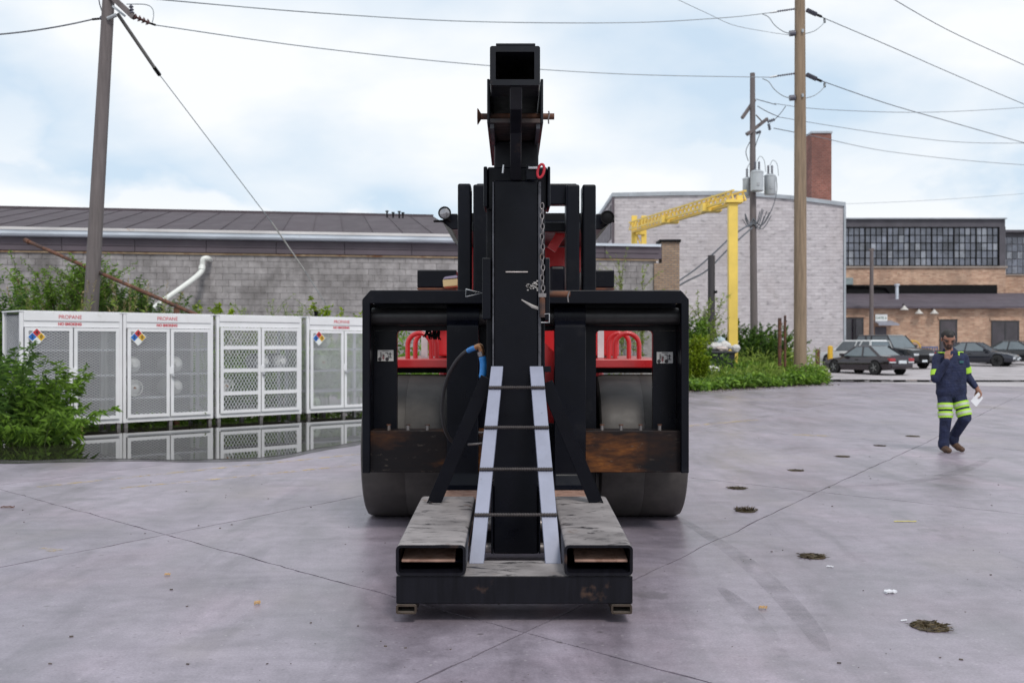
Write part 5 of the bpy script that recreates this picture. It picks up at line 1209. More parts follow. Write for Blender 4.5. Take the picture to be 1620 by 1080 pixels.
# ================================================================== YELLOW GANTRY
GY = M('gantry_yellow', (.84, .60, .12), .5, 0, .10, 1.2, col2=(.40, .17, .05), lo=.66, hi=.74, s2=2.2, st2=(1, 1, .5))
gn = thing('yellow_gantry', 'yellow steel gantry with lattice beam in the weeds by the grey building', 'gantry', (PX(1160, 47), 47, 0))
ya, yz = 47.0, 62.0
MB().box(PX(1153, ya), PX(1167.5, ya), ya, ya + .32, 0, PZ(321, ya)).build('post', GY, gn, bevel=.01)
MB().box(PX(1148, ya), PX(1175, ya), ya - .12, ya + .44, PZ(320.5, ya), PZ(316, ya)).build('head_plate', GY, gn)
MB().box(PX(1166, ya), PX(1175, ya), ya - .08, ya + .3, PZ(316, ya), PZ(309, ya)).build('end_stop', GY, gn)
pa, pz_ = P(1170, 315.5, ya), P(1003, 363, yz)
ht = PZ(301.5, ya) - PZ(315.5, ya)
side = (pz_ - pa).cross(Vector((0, 0, 1))).normalized() * .28
tru = MB()
for sd_ in (side, -side):
    tru.bar(pa + sd_, pz_ + sd_, .09, .09); tru.bar(pa + sd_ + Vector((0, 0, ht)), pz_ + sd_ + Vector((0, 0, ht)), .08, .08)
tr_ = tru.build('chord', GY, gn)
N = 26
for sd_ in (side, -side):
    for k in range(N):
        a = pa.lerp(pz_, k / N) + sd_; b_ = pa.lerp(pz_, (k + 1) / N) + sd_; m_ = a.lerp(b_, .5) + Vector((0, 0, ht))
        MB().bar(a, m_, .04, .04).build('lattice_bar', GY, tr_); MB().bar(m_, b_, .04, .04).build('lattice_bar', GY, tr_)
MB().bar(pa - Vector((0, 0, .12)), pz_ - Vector((0, 0, .12)), .2, .13).build('runway_rail', GY, gn)
for t in (.22, .60):
    c = pa.lerp(pz_, t)
    MB().box(c.x - .45, c.x + .45, c.y - .35, c.y + .35, c.z - .22, c.z + .14).build('splice_plate', GY, gn, bevel=.02)
    MB().bar(c + Vector((-.3, -.3, .1)), c + Vector((0, -.3, ht + .12)), .08, .06).build('splice_stay', GY, gn); MB().bar(c + Vector((.35, -.3, .1)), c + Vector((0, -.3, ht + .12)), .08, .06).build('splice_stay', GY, gn)
for (a, b_) in ((999.5, 1008), (1015, 1023)):
    MB().box(PX(a, yz), PX(b_, yz), yz, yz + .3, .2, PZ(341, yz)).build('post', GY, gn, bevel=.01)
for k in range(5):
    z = PZ(372, yz) - k * 1.2
    MB().bar((PX(1008, yz), yz + .15, z), (PX(1015, yz), yz + .15, z - .6), .08, .08).build('post_brace', GY, gn); MB().bar((PX(1015, yz), yz + .15, z - .6), (PX(1008, yz), yz + .15, z - 1.2), .08, .08).build('post_brace', GY, gn)
MB().box(PX(1005, yz), PX(1020, yz), yz - .1, yz + .4, PZ(371, yz), PZ(364, yz)).build('head_plate', GY, gn)

# ================================================================== POSTS, BOLLARDS, SKIP
for (px_, t0, yy, r, lab) in ((1233.5, 503, 44.0, .075, 'thick rusty post left of its thinner twin beside the tan pole'), (1242, 499, 44.2, .05, 'thin rusty post close to the tall tan pole')):
    p = thing('rusty_post', lab, 'post', (PX(px_, yy), yy, 0), group='rusty posts in the weeds')
    MB().cyl((PX(px_, yy), yy, 0), (PX(px_, yy), yy, PZ(t0, yy)), r, n=12).build('shaft', RUST, p, smooth=40)
    for k in range(4):
        z = PZ(t0, yy) - .25 - k * .55; MB().cyl((PX(px_, yy) + r * .6, yy - .03, z), (PX(px_, yy) + r * 1.5, yy - .03, z + .03), .02, n=6).build('barb', RUST, p)
for (px_, t0, t1, r, mt, lab) in ((1313.5, 547, 577, .15, YEL, 'yellow steel bollard beside the dark saloon car'), (1293.5, 552, 576, .13, RUST, 'rust-brown bollard left of the yellow one')):
    yy = 62.0; p = thing('bollard', lab, 'bollard', (PX(px_, yy), yy, GZ(yy)))
    MB().cyl((PX(px_, yy), yy, GZ(yy) - .05), (PX(px_, yy), yy, PZ(t0, yy) - .05), r, n=16).build('pipe', mt, p, smooth=40)
    MB().sphere((PX(px_, yy), yy, PZ(t0, yy) - .06), r, 14, (1, 1, .5)).build('dome_cap', mt, p, smooth=60)
    MB().cyl((PX(px_, yy), yy, GZ(yy) - .01), (PX(px_, yy), yy, GZ(yy) + .06), r * 1.6, r * 1.3, n=14).build('footing', TRIM, p)
SKIPM = M('dark_bin_plastic', (.016, .018, .026), .5, 0, .3)
yy = 44.5
sk = thing('rubbish_skip', 'dark rubbish skip standing in the weeds under white bags', 'skip', (PX(1136, yy), yy, 0))
x0, x1 = PX(1117, yy), PX(1163, yy); zt_ = PZ(555, yy)
MB().hexa([(x0 + .1, yy, .1), (x1 - .1, yy, .1), (x1 - .1, yy + 1.1, .1), (x0 + .1, yy + 1.1, .1), (x0, yy - .1, zt_), (x1, yy - .1, zt_), (x1, yy + 1.3, zt_), (x0, yy + 1.3, zt_)]).build('tub', SKIPM, sk, bevel=.04)
MB().box(x0 - .05, x1 + .05, yy - .15, yy + 1.35, zt_ - .1, zt_ - .02).build('rim', SKIPM, sk, bevel=.02)
for x in (x0 + .2, x1 - .2): MB().cyl((x, yy + .1, 0), (x, yy + .1, .12), .09, n=10).build('castor', BLACKD, sk)
def bag(px_, py_, yy, w, h, mat, label, seed):
    c = P(px_, py_, yy); bm = bmesh.new(); bmesh.ops.create_icosphere(bm, subdivisions=4, radius=1.0)
    for v in bm.verts:
        q = v.co * 1.6 + Vector((seed * 7.3, seed, 0)); f = 1 + .22 * mnoise.noise(q) + .16 * abs(mnoise.noise(q * 2.3)) - .12 * abs(mnoise.noise(q * 5.1))
        v.co = Vector((v.co.x * w / 2 * f, v.co.y * w / 2.4 * f, v.co.z * h / 2 * f))
    me = bpy.data.meshes.new('rubbish_bag'); bm.to_mesh(me); bm.free(); me.materials.append(mat)
    for p in me.polygons: p.use_smooth = True
    o = bpy.data.objects.new('rubbish_bag', me); C.objects.link(o); o.location = c; tag(o, label, 'rubbish bag', 'rubbish bags')
BAGW = M('white_plastic_bag', (.62, .60, .60), .4, 0, .1, 6); BAGB = M('pale_blue_bag', (.45, .55, .62), .4, 0, .1, 6); BAGP = M('pinkish_bag', (.56, .47, .45), .45, 0, .15, 6)
bag(1111, 548, 44.9, .55, .38, BAGW, 'white rubbish bag, leftmost on the heap over the skip', 1)
bag(1122, 545, 45.0, .40, .3, BAGP, 'small pinkish bag between white ones on the skip heap', 2)
bag(1131, 548, 44.9, .62, .38, BAGW, 'big white rubbish bag in the middle of the skip heap', 3)
bag(1139, 540, 45.2, .45, .40, BAGB, 'pale blue bag on top of the rubbish heap', 4)
bag(1147, 547, 44.9, .5, .4, BAGW, 'white bag just left of the yellow post on the heap', 5)
bag(1142, 552, 44.6, .5, .2, BAGP, 'flat pinkish bag at the front rim of the skip', 6)
bag(1164, 551, 45.0, .36, .34, BAGW, 'small white bag showing right of the yellow post', 7)
bag(1127, 584, 42.6, .55, .26, BAGW, 'loose white plastic bag lying low in the weeds', 8)
# ================================================================== VEGETATION
def leaf_arrays(P_, D, Ln, W, rng, droop=.25):
    n = len(P_)
    up = np.tile(np.array([0, 0, 1.0]), (n, 1)) + rng.normal(0, .5, (n, 3))
    side = np.cross(D, up); side /= np.linalg.norm(side, axis=1, keepdims=True) + 1e-9
    L1 = Ln[:, None]; w = W[:, None]
    mid = P_ + D * L1 * .45
    tip = P_ + D * L1 - np.array([0, 0, 1.0]) * (L1 * droop)
    fold = np.cross(side, D) * w * .18
    v = np.stack([P_, mid + side * w / 2 + fold, tip, mid - side * w / 2 + fold], 1).reshape(-1, 3)
    f = np.arange(n * 4).reshape(-1, 4)
    return v, f
def leaf_mesh(name, v, f, mat):
    tri = np.concatenate([f[:, [0, 1, 2]], f[:, [0, 2, 3]]])
    me = bpy.data.meshes.new(name); me.from_pydata(v.tolist(), [], tri.tolist()); me.materials.append(mat)
    return me
LGRASS = leafmat('fresh_weed_leaf', (.055, .12, .02), (.20, .33, .055)); LDARK = leafmat('dark_weed_leaf', (.030, .075, .02), (.11, .20, .045))
LYEL = leafmat('yellow_green_leaf', (.12, .20, .02), (.30, .38, .03)); LPALE = leafmat('pale_sapling_leaf', (.13, .20, .04), (.32, .41, .10)); LSTRAW = leafmat('seed_head', (.20, .16, .08), (.36, .29, .16), .15)
STEMG = M('green_stem', (.09, .13, .04), .7, 0, .2, 8); STEMB = M('brown_stem', (.13, .09, .06), .85, 0, .2, 8)
def weed_plant(name, label, cat, base, h, spread, nst, nleaf, ll, lw, mat, seed, lean=(0, 0), start=.1, droop=.25, group=None, stem=STEMG, up=.45, sr=.008, branch=0, seedhead=False):
    rng = np.random.default_rng(seed); base = np.array(base, float)
    o = thing(name, label, cat, base, group=group)
    sm = MB(); Ps, Ds, Ls, Ws = [], [], [], []; hp_, hd_ = [], []
    for s_ in range(nst):
        a = rng.uniform(0, 2 * PI); rad = spread * .45 * math.sqrt(rng.random())
        b0 = base + np.array([math.cos(a) * rad, math.sin(a) * rad, 0]); hh = h * rng.uniform(.55, 1.0)
        a2 = a + rng.normal(0, .6); out = spread * rng.uniform(.1, .6)
        tip = b0 + np.array([math.cos(a2) * out + lean[0] * hh, math.sin(a2) * out + lean[1] * hh, hh])
        c1 = b0 + np.array([0, 0, hh * .55]) + (tip - b0) * np.array([.25, .25, 0])
        ts = np.linspace(0, 1, 7); pts = [(1 - t) ** 2 * b0 + 2 * t * (1 - t) * c1 + t * t * tip for t in ts]
        sm.tube([Vector(p) for p in pts], [sr * (1 - .7 * t) for t in ts], 5)
        runs = [(pts[0], c1, tip, nleaf, 1.0)]
        for q in range(branch):
            t = rng.uniform(.35, .9); p = (1 - t) ** 2 * b0 + 2 * t * (1 - t) * c1 + t * t * tip
            ab = rng.uniform(0, 2 * PI); bl_ = hh * rng.uniform(.15, .32); e = p + np.array([math.cos(ab) * bl_ * .8, math.sin(ab) * bl_ * .8, bl_ * .7]); mid_ = p + (e - p) * .5 + np.array([0, 0, bl_ * .1])
            sm.tube([Vector(p), Vector(mid_), Vector(e)], [sr * .5, sr * .4, sr * .2], 4); runs.append((p, mid_, e, max(4, nleaf // 4), .8))
        for (q0, q1, q2, nl_, sc_) in runs:
            t = np.sort(rng.uniform(start if sc_ == 1.0 else 0, 1.0, nl_))[:, None]
            pp = (1 - t) ** 2 * q0 + 2 * t * (1 - t) * q1 + t * t * q2
            az = rng.uniform(0, 2 * PI, nl_) ; el = np.clip(rng.normal(up, .35, nl_), -.5, 1.3)
            Ps.append(pp); Ds.append(np.stack([np.cos(az) * np.cos(el), np.sin(az) * np.cos(el), np.sin(el)], 1))
            Ls.append(ll * rng.uniform(.55, 1.15, nl_) * sc_ * (1 - .4 * t[:, 0])); Ws.append(lw * rng.uniform(.7, 1.2, nl_) * sc_)
        if seedhead:
            n_ = 40; t = rng.uniform(.82, 1.12, n_)[:, None]; pp = b0 + (tip - b0) * t
            az = rng.uniform(0, 2 * PI, n_); hp_.append(pp); hd_.append(np.stack([np.cos(az) * .6, np.sin(az) * .6, np.full(n_, .8)], 1))
    v, f = leaf_arrays(np.concatenate(Ps), np.concatenate(Ds), np.concatenate(Ls), np.concatenate(Ws), rng, droop)
    fo = bpy.data.objects.new('foliage', leaf_mesh('foliage', v - base, f, mat)); C.objects.link(fo); fo.parent = o
    sm.build('stems', stem, o)
    if seedhead:
        hp2 = np.concatenate(hp_); v, f = leaf_arrays(hp2, np.concatenate(hd_), np.full(len(hp2), .09), np.full(len(hp2), .016), rng, .1)
        so = bpy.data.objects.new('seed_heads', leaf_mesh('seed_heads', v - base, f, LSTRAW)); C.objects.link(so); so.parent = o
    return o
# tall weeds in front of the leftmost cabinet
weed_plant('tall_weed', 'tall leafy weed clump at the left edge in front of the cabinet side', 'weed', (-8.55, 17.7, 0), 1.66, .9, 30, 70, .30, .026, LDARK, 11, lean=(.10, 0), droop=.35)
weed_plant('tall_weed', 'bushy weed clump whose long leaves cover the leftmost cabinet door', 'weed', (-8.0, 17.9, 0), 1.45, .9, 30, 70, .30, .026, LGRASS, 12, lean=(.12, 0), droop=.35)
weed_plant('tall_weed', 'low sprawling weed clump at the puddle edge before the cabinets', 'weed', (-7.75, 17.4, 0), .62, 1.3, 30, 42, .26, .03, LGRASS, 13, lean=(.25, -.1), droop=.5, up=.2)
weed_plant('tall_weed', 'dark weed clump cut by the left picture edge at the puddle', 'weed', (-8.75, 17.1, 0), .95, 1.1, 28, 48, .24, .034, LDARK, 14, lean=(.1, -.1), droop=.45)
weed_plant('tall_weed', 'tall dark weed rising at the far left behind the cabinet side', 'weed', (-10.9, 22.6, 0), 3.3, .9, 16, 120, .2, .05, LDARK, 15, droop=.3, branch=3)
for i, (px_, s_) in enumerate(((28, .5), (150, .35), (215, .3))):
    q = G(px_, 690 + i * 2)
    weed_plant('puddle_weed', ['low green weed tuft beside the left cabinet feet', 'small weed tuft at the joint between the first two cabinets', 'tiny weed tuft under the second cabinet'][i], 'weed', (q.x, q.y + 1.6 + i, 0), .28, s_, 12, 16, .14, .03, LGRASS, 30 + i, droop=.4)
# bushes behind the cabinets
weed_plant('shrub', 'big feathery green shrub left of the leaning pole behind the cabinets', 'shrub', (PX(108, 27.5), 27.5, 0), PZ(418, 27.5), 1.7, 60, 150, .20, .045, LGRASS, 16, start=.35, branch=8, stem=STEMB, sr=.014)
weed_plant('shrub', 'dark green shrub right of the leaning pole behind the cabinets', 'shrub', (PX(178, 27.2), 27.2, 0), PZ(438, 27.2), 1.5, 44, 150, .19, .045, LDARK, 17, start=.35, branch=7, stem=STEMB, sr=.013)
weed_plant('tall_grass', 'pale seeding tall grass over the second cabinet', 'grass clump', (PX(215, 26.5), 26.5, 0), PZ(462, 26.5), 1.5, 34, 60, .30, .016, LPALE, 18, start=.3, seedhead=True, up=.8)
weed_plant('tall_grass', 'pale seeding tall grass left of the leaning pole', 'grass clump', (PX(85, 25.6), 25.6, 0), PZ(462, 25.6), 1.5, 26, 60, .30, .016, LPALE, 19, start=.3, seedhead=True, up=.8)
weed_plant('shrub', 'grey-green shrub under the white drain pipe', 'shrub', (PX(243, 27), 27, 0), PZ(460, 27), 1.2, 34, 120, .17, .04, LDARK, 20, start=.3, branch=5)
for i, (px_, t0, sp_, mt, lab, sd) in enumerate(((338, 468, .5, LYEL, 'bright yellow-green sapling above the cabinet joint by the pole end', 21), (362, 455, .9, LPALE, 'wispy pale sapling above the barred cabinet, left side', 22), (425, 472, .8, LPALE, 'wispy pale weed above the barred cabinet, right side', 23),
                                              (485, 474, .6, LPALE, 'thin pale weed above the gap beside the barred cabinet', 24), (515, 478, .5, LYEL, 'bright yellow-green leafy weed beside the black stub', 25), (560, 480, .45, LYEL, 'yellow-green leaves just left of the forklift carriage', 26))):
    yy = 27.8; big = mt is LYEL
    weed_plant('sapling', lab, 'sapling', (PX(px_, yy), yy, 0), PZ(t0, yy), sp_, 10 if big else 16, 60 if big else 70, .20 if big else .12, .11 if big else .022, mt, sd, start=.55, branch=3 if big else 6, stem=STEMG, sr=.01)
# saplings by the brick pier
for i, (px_, t0, sd) in enumerate(((958, 412, 41), (980, 402, 42), (998, 398, 43), (1010, 410, 44))):
    yy = 35.2
    weed_plant('sapling', ['thin sapling left of the group growing before the brick pier', 'wispy sapling second from the left before the brick pier', 'tallest thin sapling before the brick pier', 'thin sapling nearest the brick pier'][i], 'sapling', (PX(px_, yy), yy, 0), PZ(t0, yy), .55, 3, 110, .13, .05, LPALE, sd, start=.35, branch=6, stem=STEMB, sr=.012)
for i, (px_, t0, yy, sp_, mt, sd, lab) in enumerate(((1100, 455, 45.5, 1.6, LPALE, 51, 'wispy pale tree sapling between pier and yellow gantry'), (1088, 500, 41, 1.0, LGRASS, 52, 'leafy green bush just right of the forklift carriage'), (1018, 500, 38.5, 2.2, LGRASS, 53, 'green bush seen through the right carriage opening'), (1045, 500, 40, 2.0, LDARK, 54, 'dense green bush hidden behind the carriage right side'),
                                                    (1150, 500, 50, 3.2, LDARK, 55, 'dark bush behind the rubbish skip'), (1195, 512, 52, 3.0, LDARK, 56, 'grey-green bush at the foot of the transformer pole'), (1215, 530, 51, 2.0, LGRASS, 57, 'green bush left of the two rusty posts'), (1090, 528, 39, .9, LYEL, 58, 'yellow-green bush at the carriage edge'))):
    weed_plant('bush', lab, 'bush', (PX(px_, yy), yy, 0), PZ(t0, yy), sp_, 24 if i else 8, 150 if i else 90, .22, .08 if i else .06, mt, sd, start=.2 if i else .4, branch=6, stem=STEMB, sr=.014, droop=.3)
# knee-high weeds over the whole waste patch
bedm = M('waste_soil', (.11, .085, .062), .95, 0, .35, 3, bmp=.6, bs=8)
bed = [(3.2, 35.0), (5.0, 35.7), (6.6, 37.0), (8.4, 39.0), (10.2, 41.0), (12.4, 43.0), (13.4, 45.3), (14.0, 48.5), (13.6, 52.0), (13.2, 62.0), (3.0, 62.0)]
tag(MB().prism(bed, 'z', -.004, .045).build('soil_patch', bedm), kind='structure')
rng = np.random.default_rng(77)
def inpoly(x, y, poly):
    r = np.zeros(len(x), bool); n = len(poly)
    for i in range(n):
        (x0, y0), (x1, y1) = poly[i], poly[(i + 1) % n]
        c = ((y0 > y) != (y1 > y)) & (x < (x1 - x0) * (y - y0) / (y1 - y0 + 1e-9) + x0); r ^= c
    return r
def mass(name, label, poly, n, hfun, ll, lw, mat, seed, up=.5):
    rng = np.random.default_rng(seed); pa_ = np.array(poly)
    x = rng.uniform(pa_[:, 0].min(), pa_[:, 0].max(), n * 3); y = rng.uniform(pa_[:, 1].min(), pa_[:, 1].max(), n * 3); k = inpoly(x, y, poly); x, y = x[k][:n], y[k][:n]
    nn = np.array([mnoise.noise(Vector((a * .55, b * .4, seed))) for a, b in zip(x, y)])
    hh = hfun(x, y) * (0.65 + .8 * nn) ; hh = np.clip(hh, .08, None); z = hh * rng.uniform(.05, 1, len(x)) ** .7
    az = rng.uniform(0, 2 * PI, len(x)); el = np.clip(rng.normal(up, .4, len(x)), -.4, 1.4)
    D = np.stack([np.cos(az) * np.cos(el), np.sin(az) * np.cos(el), np.sin(el)], 1)
    v, f = leaf_arrays(np.stack([x, y, z], 1), D, ll * rng.uniform(.5, 1.2, len(x)), lw * rng.uniform(.6, 1.2, len(x)), rng, .3)
    o = bpy.data.objects.new(name, leaf_mesh(name, v, f, mat)); C.objects.link(o); tag(o, label, 'weeds', kind='stuff')
mass('weeds', 'tangle of knee-high green weeds on the waste patch', bed, 26000, lambda x, y: .35 + .75 * np.clip((y - 36.5 - (x - 5) * .55) / 6, 0, 1), .26, .075, LGRASS, 61)
mass('grasses', 'pale green tall grass among the weeds of the waste patch', bed[2:], 12000, lambda x, y: .4 + .8 * np.clip((y - 37.5 - (x - 5) * .6) / 6, 0, 1), .5, .03, LPALE, 62, up=1.0)
front = [(3.0, 34.7), (5.0, 35.45), (6.7, 36.7), (8.5, 38.6), (10.3, 40.6), (12.6, 42.7), (12.0, 44), (9.5, 42), (7.5, 39.6), (5.6, 37.6), (3.0, 36.4)]
mass('ground_cover', 'low broad-leaved ground cover along the concrete edge', front, 9000, lambda x, y: .55 + 0 * x, .24, .12, LYEL if False else LGRASS, 63, up=.3)
# grass at the wall foot between warehouse and cabinets
mass('verge_weeds', 'low weeds on the ground strip behind the cabinet row', [(-13, 20.5), (-9.6, 20.4), (-4, 26.2), (-2, 28), (-2, 31), (-14, 30)], 20000, lambda x, y: 1.9 + 0 * x, .34, .06, LGRASS, 64, up=.8)

# ================================================================== CARS
CGLASS = M('car_glass', (.16, .19, .21), .05, .55, .1, spec=.9); TYR = M('car_tyre', (.02, .02, .021), .8); ALLOY = M('alloy', (.42, .42, .44), .35, .8, .1); TAIL = M('tail_lamp', (.36, .03, .04), .2); HEAD = M('head_lamp', (.60, .62, .66), .12); PLATE = M('number_plate', (.60, .64, .68), .4)
def car(label, loc, heading, paint, suv=False, L=4.65, W=1.82, H=1.45, dark_rim=False, cat='car', front_dark=False):
    c = lroot(thing('parked_car', label, cat, loc, heading, 'cars parked by the factory'))
    hw = W / 2; hl = L / 2; r = .37 if suv else .33
    belt = H * .62
    if suv: st = [(-hl, .42, belt * .96, .86), (-hl + .06, .30, belt, .95), (-hl * .7, .24, belt, 1), (0, .24, belt, 1), (hl * .42, .24, belt * .99, 1), (hl * .52, .24, belt * .97, 1), (hl * .85, .26, belt * .93, .98), (hl - .05, .30, belt * .86, .92), (hl, .42, belt * .72, .84)]
    else: st = [(-hl, .42, belt * .84, .82), (-hl + .08, .28, belt * 1.02, .92), (-hl * .72, .20, belt * 1.06, .98), (-hl * .3, .19, belt * 1.0, 1), (0, .19, belt * .99, 1), (hl * .36, .19, belt * .98, 1), (hl * .55, .20, belt * .94, .99), (hl * .86, .22, belt * .82, .95), (hl - .07, .26, belt * .72, .88), (hl, .38, belt * .60, .76)]
    prof = lambda zb, zt, w: [(0, zb), (w * .86, zb), (w * .96, zb + (zt - zb) * .12), (w, zb + (zt - zb) * .42), (w * .985, zb + (zt - zb) * .72), (w * .90, zt - .02), (w * .74, zt + .012), (0, zt + .035)]
    rows = []
    for (x, zb, zt, k) in st:
        p = prof(zb, zt, hw * k); rows.append([(x, -y, z) for y, z in p] + [(x, y, z) for y, z in reversed(p[1:-1])])
    n = len(rows[0]); v = [q for rw in rows for q in rw]; f = []
    for i in range(len(rows) - 1):
        for k in range(n): f.append((i * n + k, i * n + (k + 1) % n, (i + 1) * n + (k + 1) % n, (i + 1) * n + k))
    f += [tuple(range(n)), tuple((len(rows) - 1) * n + k for k in range(n - 1, -1, -1))]
    body_ = MB().add(v, f).build('body', paint, c, smooth=38)
    # greenhouse
    if suv: base = (-hl + .12, hl * .42); topx = (-hl + .35, hl * .14)
    else: base = (-hl * .74, hl * .44); topx = (-hl * .34, hl * .06)
    wb, wt = hw * .90, hw * .70; zb = belt * (1.0) - .03; zt = H - .04
    gh = MB().hexa([(base[0], -wb, zb), (base[1], -wb, zb), (base[1], wb, zb), (base[0], wb, zb), (topx[0], -wt, zt), (topx[1], -wt, zt), (topx[1], wt, zt), (topx[0], wt, zt)])
    gho = gh.build('windows', CGLASS, c, bevel=.05)
    rf = MB().hexa([(topx[0] - .06, -wt - .03, zt - .05), (topx[1] + .08, -wt - .03, zt - .05), (topx[1] + .08, wt + .03, zt - .05), (topx[0] - .06, wt + .03, zt - .05), (topx[0] + .06, -wt + .06, H), (topx[1] - .12, -wt + .06, H), (topx[1] - .12, wt - .06, H), (topx[0] + .06, wt - .06, H)])
    rf.build('roof', paint, c, bevel=.04, seg=3)
    for sy in (-1, 1):
        for (bx, tx, w_) in ((base[1] - .02, topx[1], .07), (base[0] + .04, topx[0], .13), ((base[0] + base[1]) / 2 - .12, (topx[0] + topx[1]) / 2 - .05, .08)) + ((( base[0] * .62 + base[1] * .38), (topx[0] * .72 + topx[1] * .28), .09),) * (1 if suv else 0):
            MB().bar((bx, sy * (wb + .004), zb), (tx, sy * (wt + .006), zt), .03, w_, (1, 0, 0)).build('pillar', paint, c)
        MB().box(base[1] - .35, base[1] - .15, sy * (hw + .10) - .09, sy * (hw + .10) + .09, belt + .0, belt + .15).build('mirror', paint, c, bevel=.03)
        MB().box(-.25, -.05, sy * hw * .992 - .012, sy * hw * .992 + .012, belt * .80, belt * .83).build('door_handle', paint, body_)
    wbx = L * .295
    for x in (wbx + .05, -wbx):
        for sy in (-1, 1):
            a = MB().lathe([(r + .065, -.10), (r + .07, .012), (.05, .012)], (x, sy * hw * .97, r + .01), (0, sy, 0), 24).build('wheel_arch', BLACKD, body_)
            t = MB().lathe([(r * .62, -.20), (r * .95, -.20), (r, -.16), (r, -.02), (r * .95, .02), (r * .66, .02)], (x, sy * hw, r), (0, sy, 0), 26).build('wheel', TYR, c, smooth=40)
            rm = MB().lathe([(r * .66, .0), (r * .62, .018), (r * .52, -.03), (.03, -.03)], (x, sy * hw, r), (0, sy, 0), 22).build('rim', BLACKD if dark_rim else ALLOY, t, smooth=30)
            sp_ = MB()
            for k in range(5):
                an = 2 * PI * k / 5; sp_.bar((x, sy * (hw + .01), r), (x + math.cos(an) * r * .6, sy * (hw + .012), r + math.sin(an) * r * .6), .03, .06, (0, 1, 0))
            sp_.build('spokes', BLACKD if dark_rim else ALLOY, t)
    for sy in (-1, 1):
        zl = belt * .84 if not suv else belt * .80
        MB().box(-hl - .012, -hl + .20, sy * hw * .70 - .19, sy * hw * .70 + .19, zl - .10, zl + .06).build('tail_lamp', TAIL, c, bevel=.03)
        MB().box(-hl - .008, -hl + .2, sy * hw * .68 - .2, sy * hw * .68 + .2, zl - .17, zl - .105).build('reverse_lamp', HEAD, c, bevel=.02)
        zh = st[-1][2] - .06
        MB().box(hl - .20, hl + .008, sy * hw * .60 - .20, sy * hw * .60 + .20, zh - .09, zh + .05).build('head_lamp', HEAD, c, bevel=.03)
    MB().box(-hl - .03, -hl + .3, -hw * .80, hw * .80, .34, .52).build('bumper', paint, c, bevel=.05)
    MB().box(hl - .3, hl + .04, -hw * .72, hw * .72, .28, .44).build('bumper', BLACKD if front_dark else paint, c, bevel=.05)
    MB().box(hl - .1, hl + .015, -hw * .42, hw * .42, .46, st[-1][2] - .10).build('grille', BLACKD, c, bevel=.02)
    MB().box(-hl - .04, -hl + .02, -.26, .26, belt * .62, belt * .62 + .15).build('number_plate', PLATE, c)
    MB().box(hl + .02, hl + .055, -.20, .20, .36, .48).build('number_plate', PLATE, c)
    return c
PAINTD = M('aubergine_paint', (.022, .014, .020), .2, .2, .1, coat=.6); PAINTB = M('black_car_paint', (.012, .013, .017), .18, .2, .1, coat=.6); PAINTW = M('white_car_paint', (.60, .62, .63), .3, 0, .05, coat=.5)
PAINTG = M('graphite_car_paint', (.022, .024, .035), .18, .3, .1, coat=.6)
def carloc(px_, y): return (PX(px_, y), y, GZ(y) - .005)
car('dark aubergine saloon car seen from its rear right corner beside the grey building', carloc(1372, 55.5), math.pi - R(63), PAINTD)
car('black boxy off-roader facing the yard behind the dark saloon', carloc(1411, 63), -R(63), PAINTB, True, 4.75, 2.0, 1.92, True, front_dark=True)
car('white car mostly hidden behind the dark saloon and the off-roader', carloc(1354, 62.5), math.pi - R(66), PAINTW, True, 4.5, 1.85, 1.62)
car('black saloon with dark wheels half hidden behind the walking man', carloc(1545, 66), -R(40), PAINTG, dark_rim=True, L=4.7)
car('dark saloon at the right picture edge beyond the other cars', carloc(1612, 68), -R(40), PAINTB, dark_rim=True, L=4.8, H=1.5)

# ================================================================== MAN
JK = M('navy_workwear', (.013, .019, .056), .85, 0, .35, 9, bmp=.8, bs=9, bd=.05); SKIN = M('skin', (.30, .145, .095), .5, 0, .12, 12); HAIR = M('dark_hair', (.012, .009, .008), .6, 0, .2, 30, bmp=.4, bs=120)
BEARD = M('beard_stubble', (.055, .032, .026), .7, 0, .2, 40); BOOT = M('brown_boot', (.085, .045, .026), .6, 0, .25, 14); HIVIZ = M('hi_vis_yellow', (.42, .72, .05), .6, 0, .06); SILV = M('reflective_silver', (.50, .55, .42), .35, .2, .06)
SHADE = M('dark_glasses', (.02, .014, .012), .1, 0, .1); PAPERM = M('white_paper', (.78, .79, .82), .7, 0, .03); PHONE = M('phone_black', (.01, .01, .012), .2)
PL = Vector((PX(1505, 16.0), 16.0, 0))
man = thing('person', 'man in navy high-visibility workwear walking, phone at his ear, paper in hand', 'person', PL)
caps = []     # (p0, p1, r0, r1, material key)
def cap(a, b_, r0, r1, k): caps.append((Vector(a), Vector(b_), r0, r1, k))
J, S_, H_, BD, BT = 0, 1, 2, 3, 4
# pelvis, trousers.  x to the picture's right, -y towards the camera
cap((-.075, .02, .91), (.075, .02, .92), .122, .122, J); cap((-.115, 0, .895), (.115, 0, .905), .112, .112, J)
hipL, hipR = Vector((-.095, .01, .90)), Vector((.09, .01, .91))
knL, anL = Vector((-.105, -.05, .49)), Vector((-.105, .02, .10))
knR, anR = Vector((.165, -.10, .52)), Vector((.085, .14, .17))
cap(hipL, knL, .115, .088, J); cap(knL, anL + Vector((0, 0, .05)), .086, .072, J); cap(hipR, knR, .115, .09, J); cap(knR, anR + Vector((0, -.01, .05)), .086, .072, J)
cap(anL + Vector((0, 0, .05)), anL + Vector((0, .0, .01)), .082, .084, J); cap(anR + Vector((0, -.02, .04)), anR + Vector((0, .0, .0)), .08, .082, J)
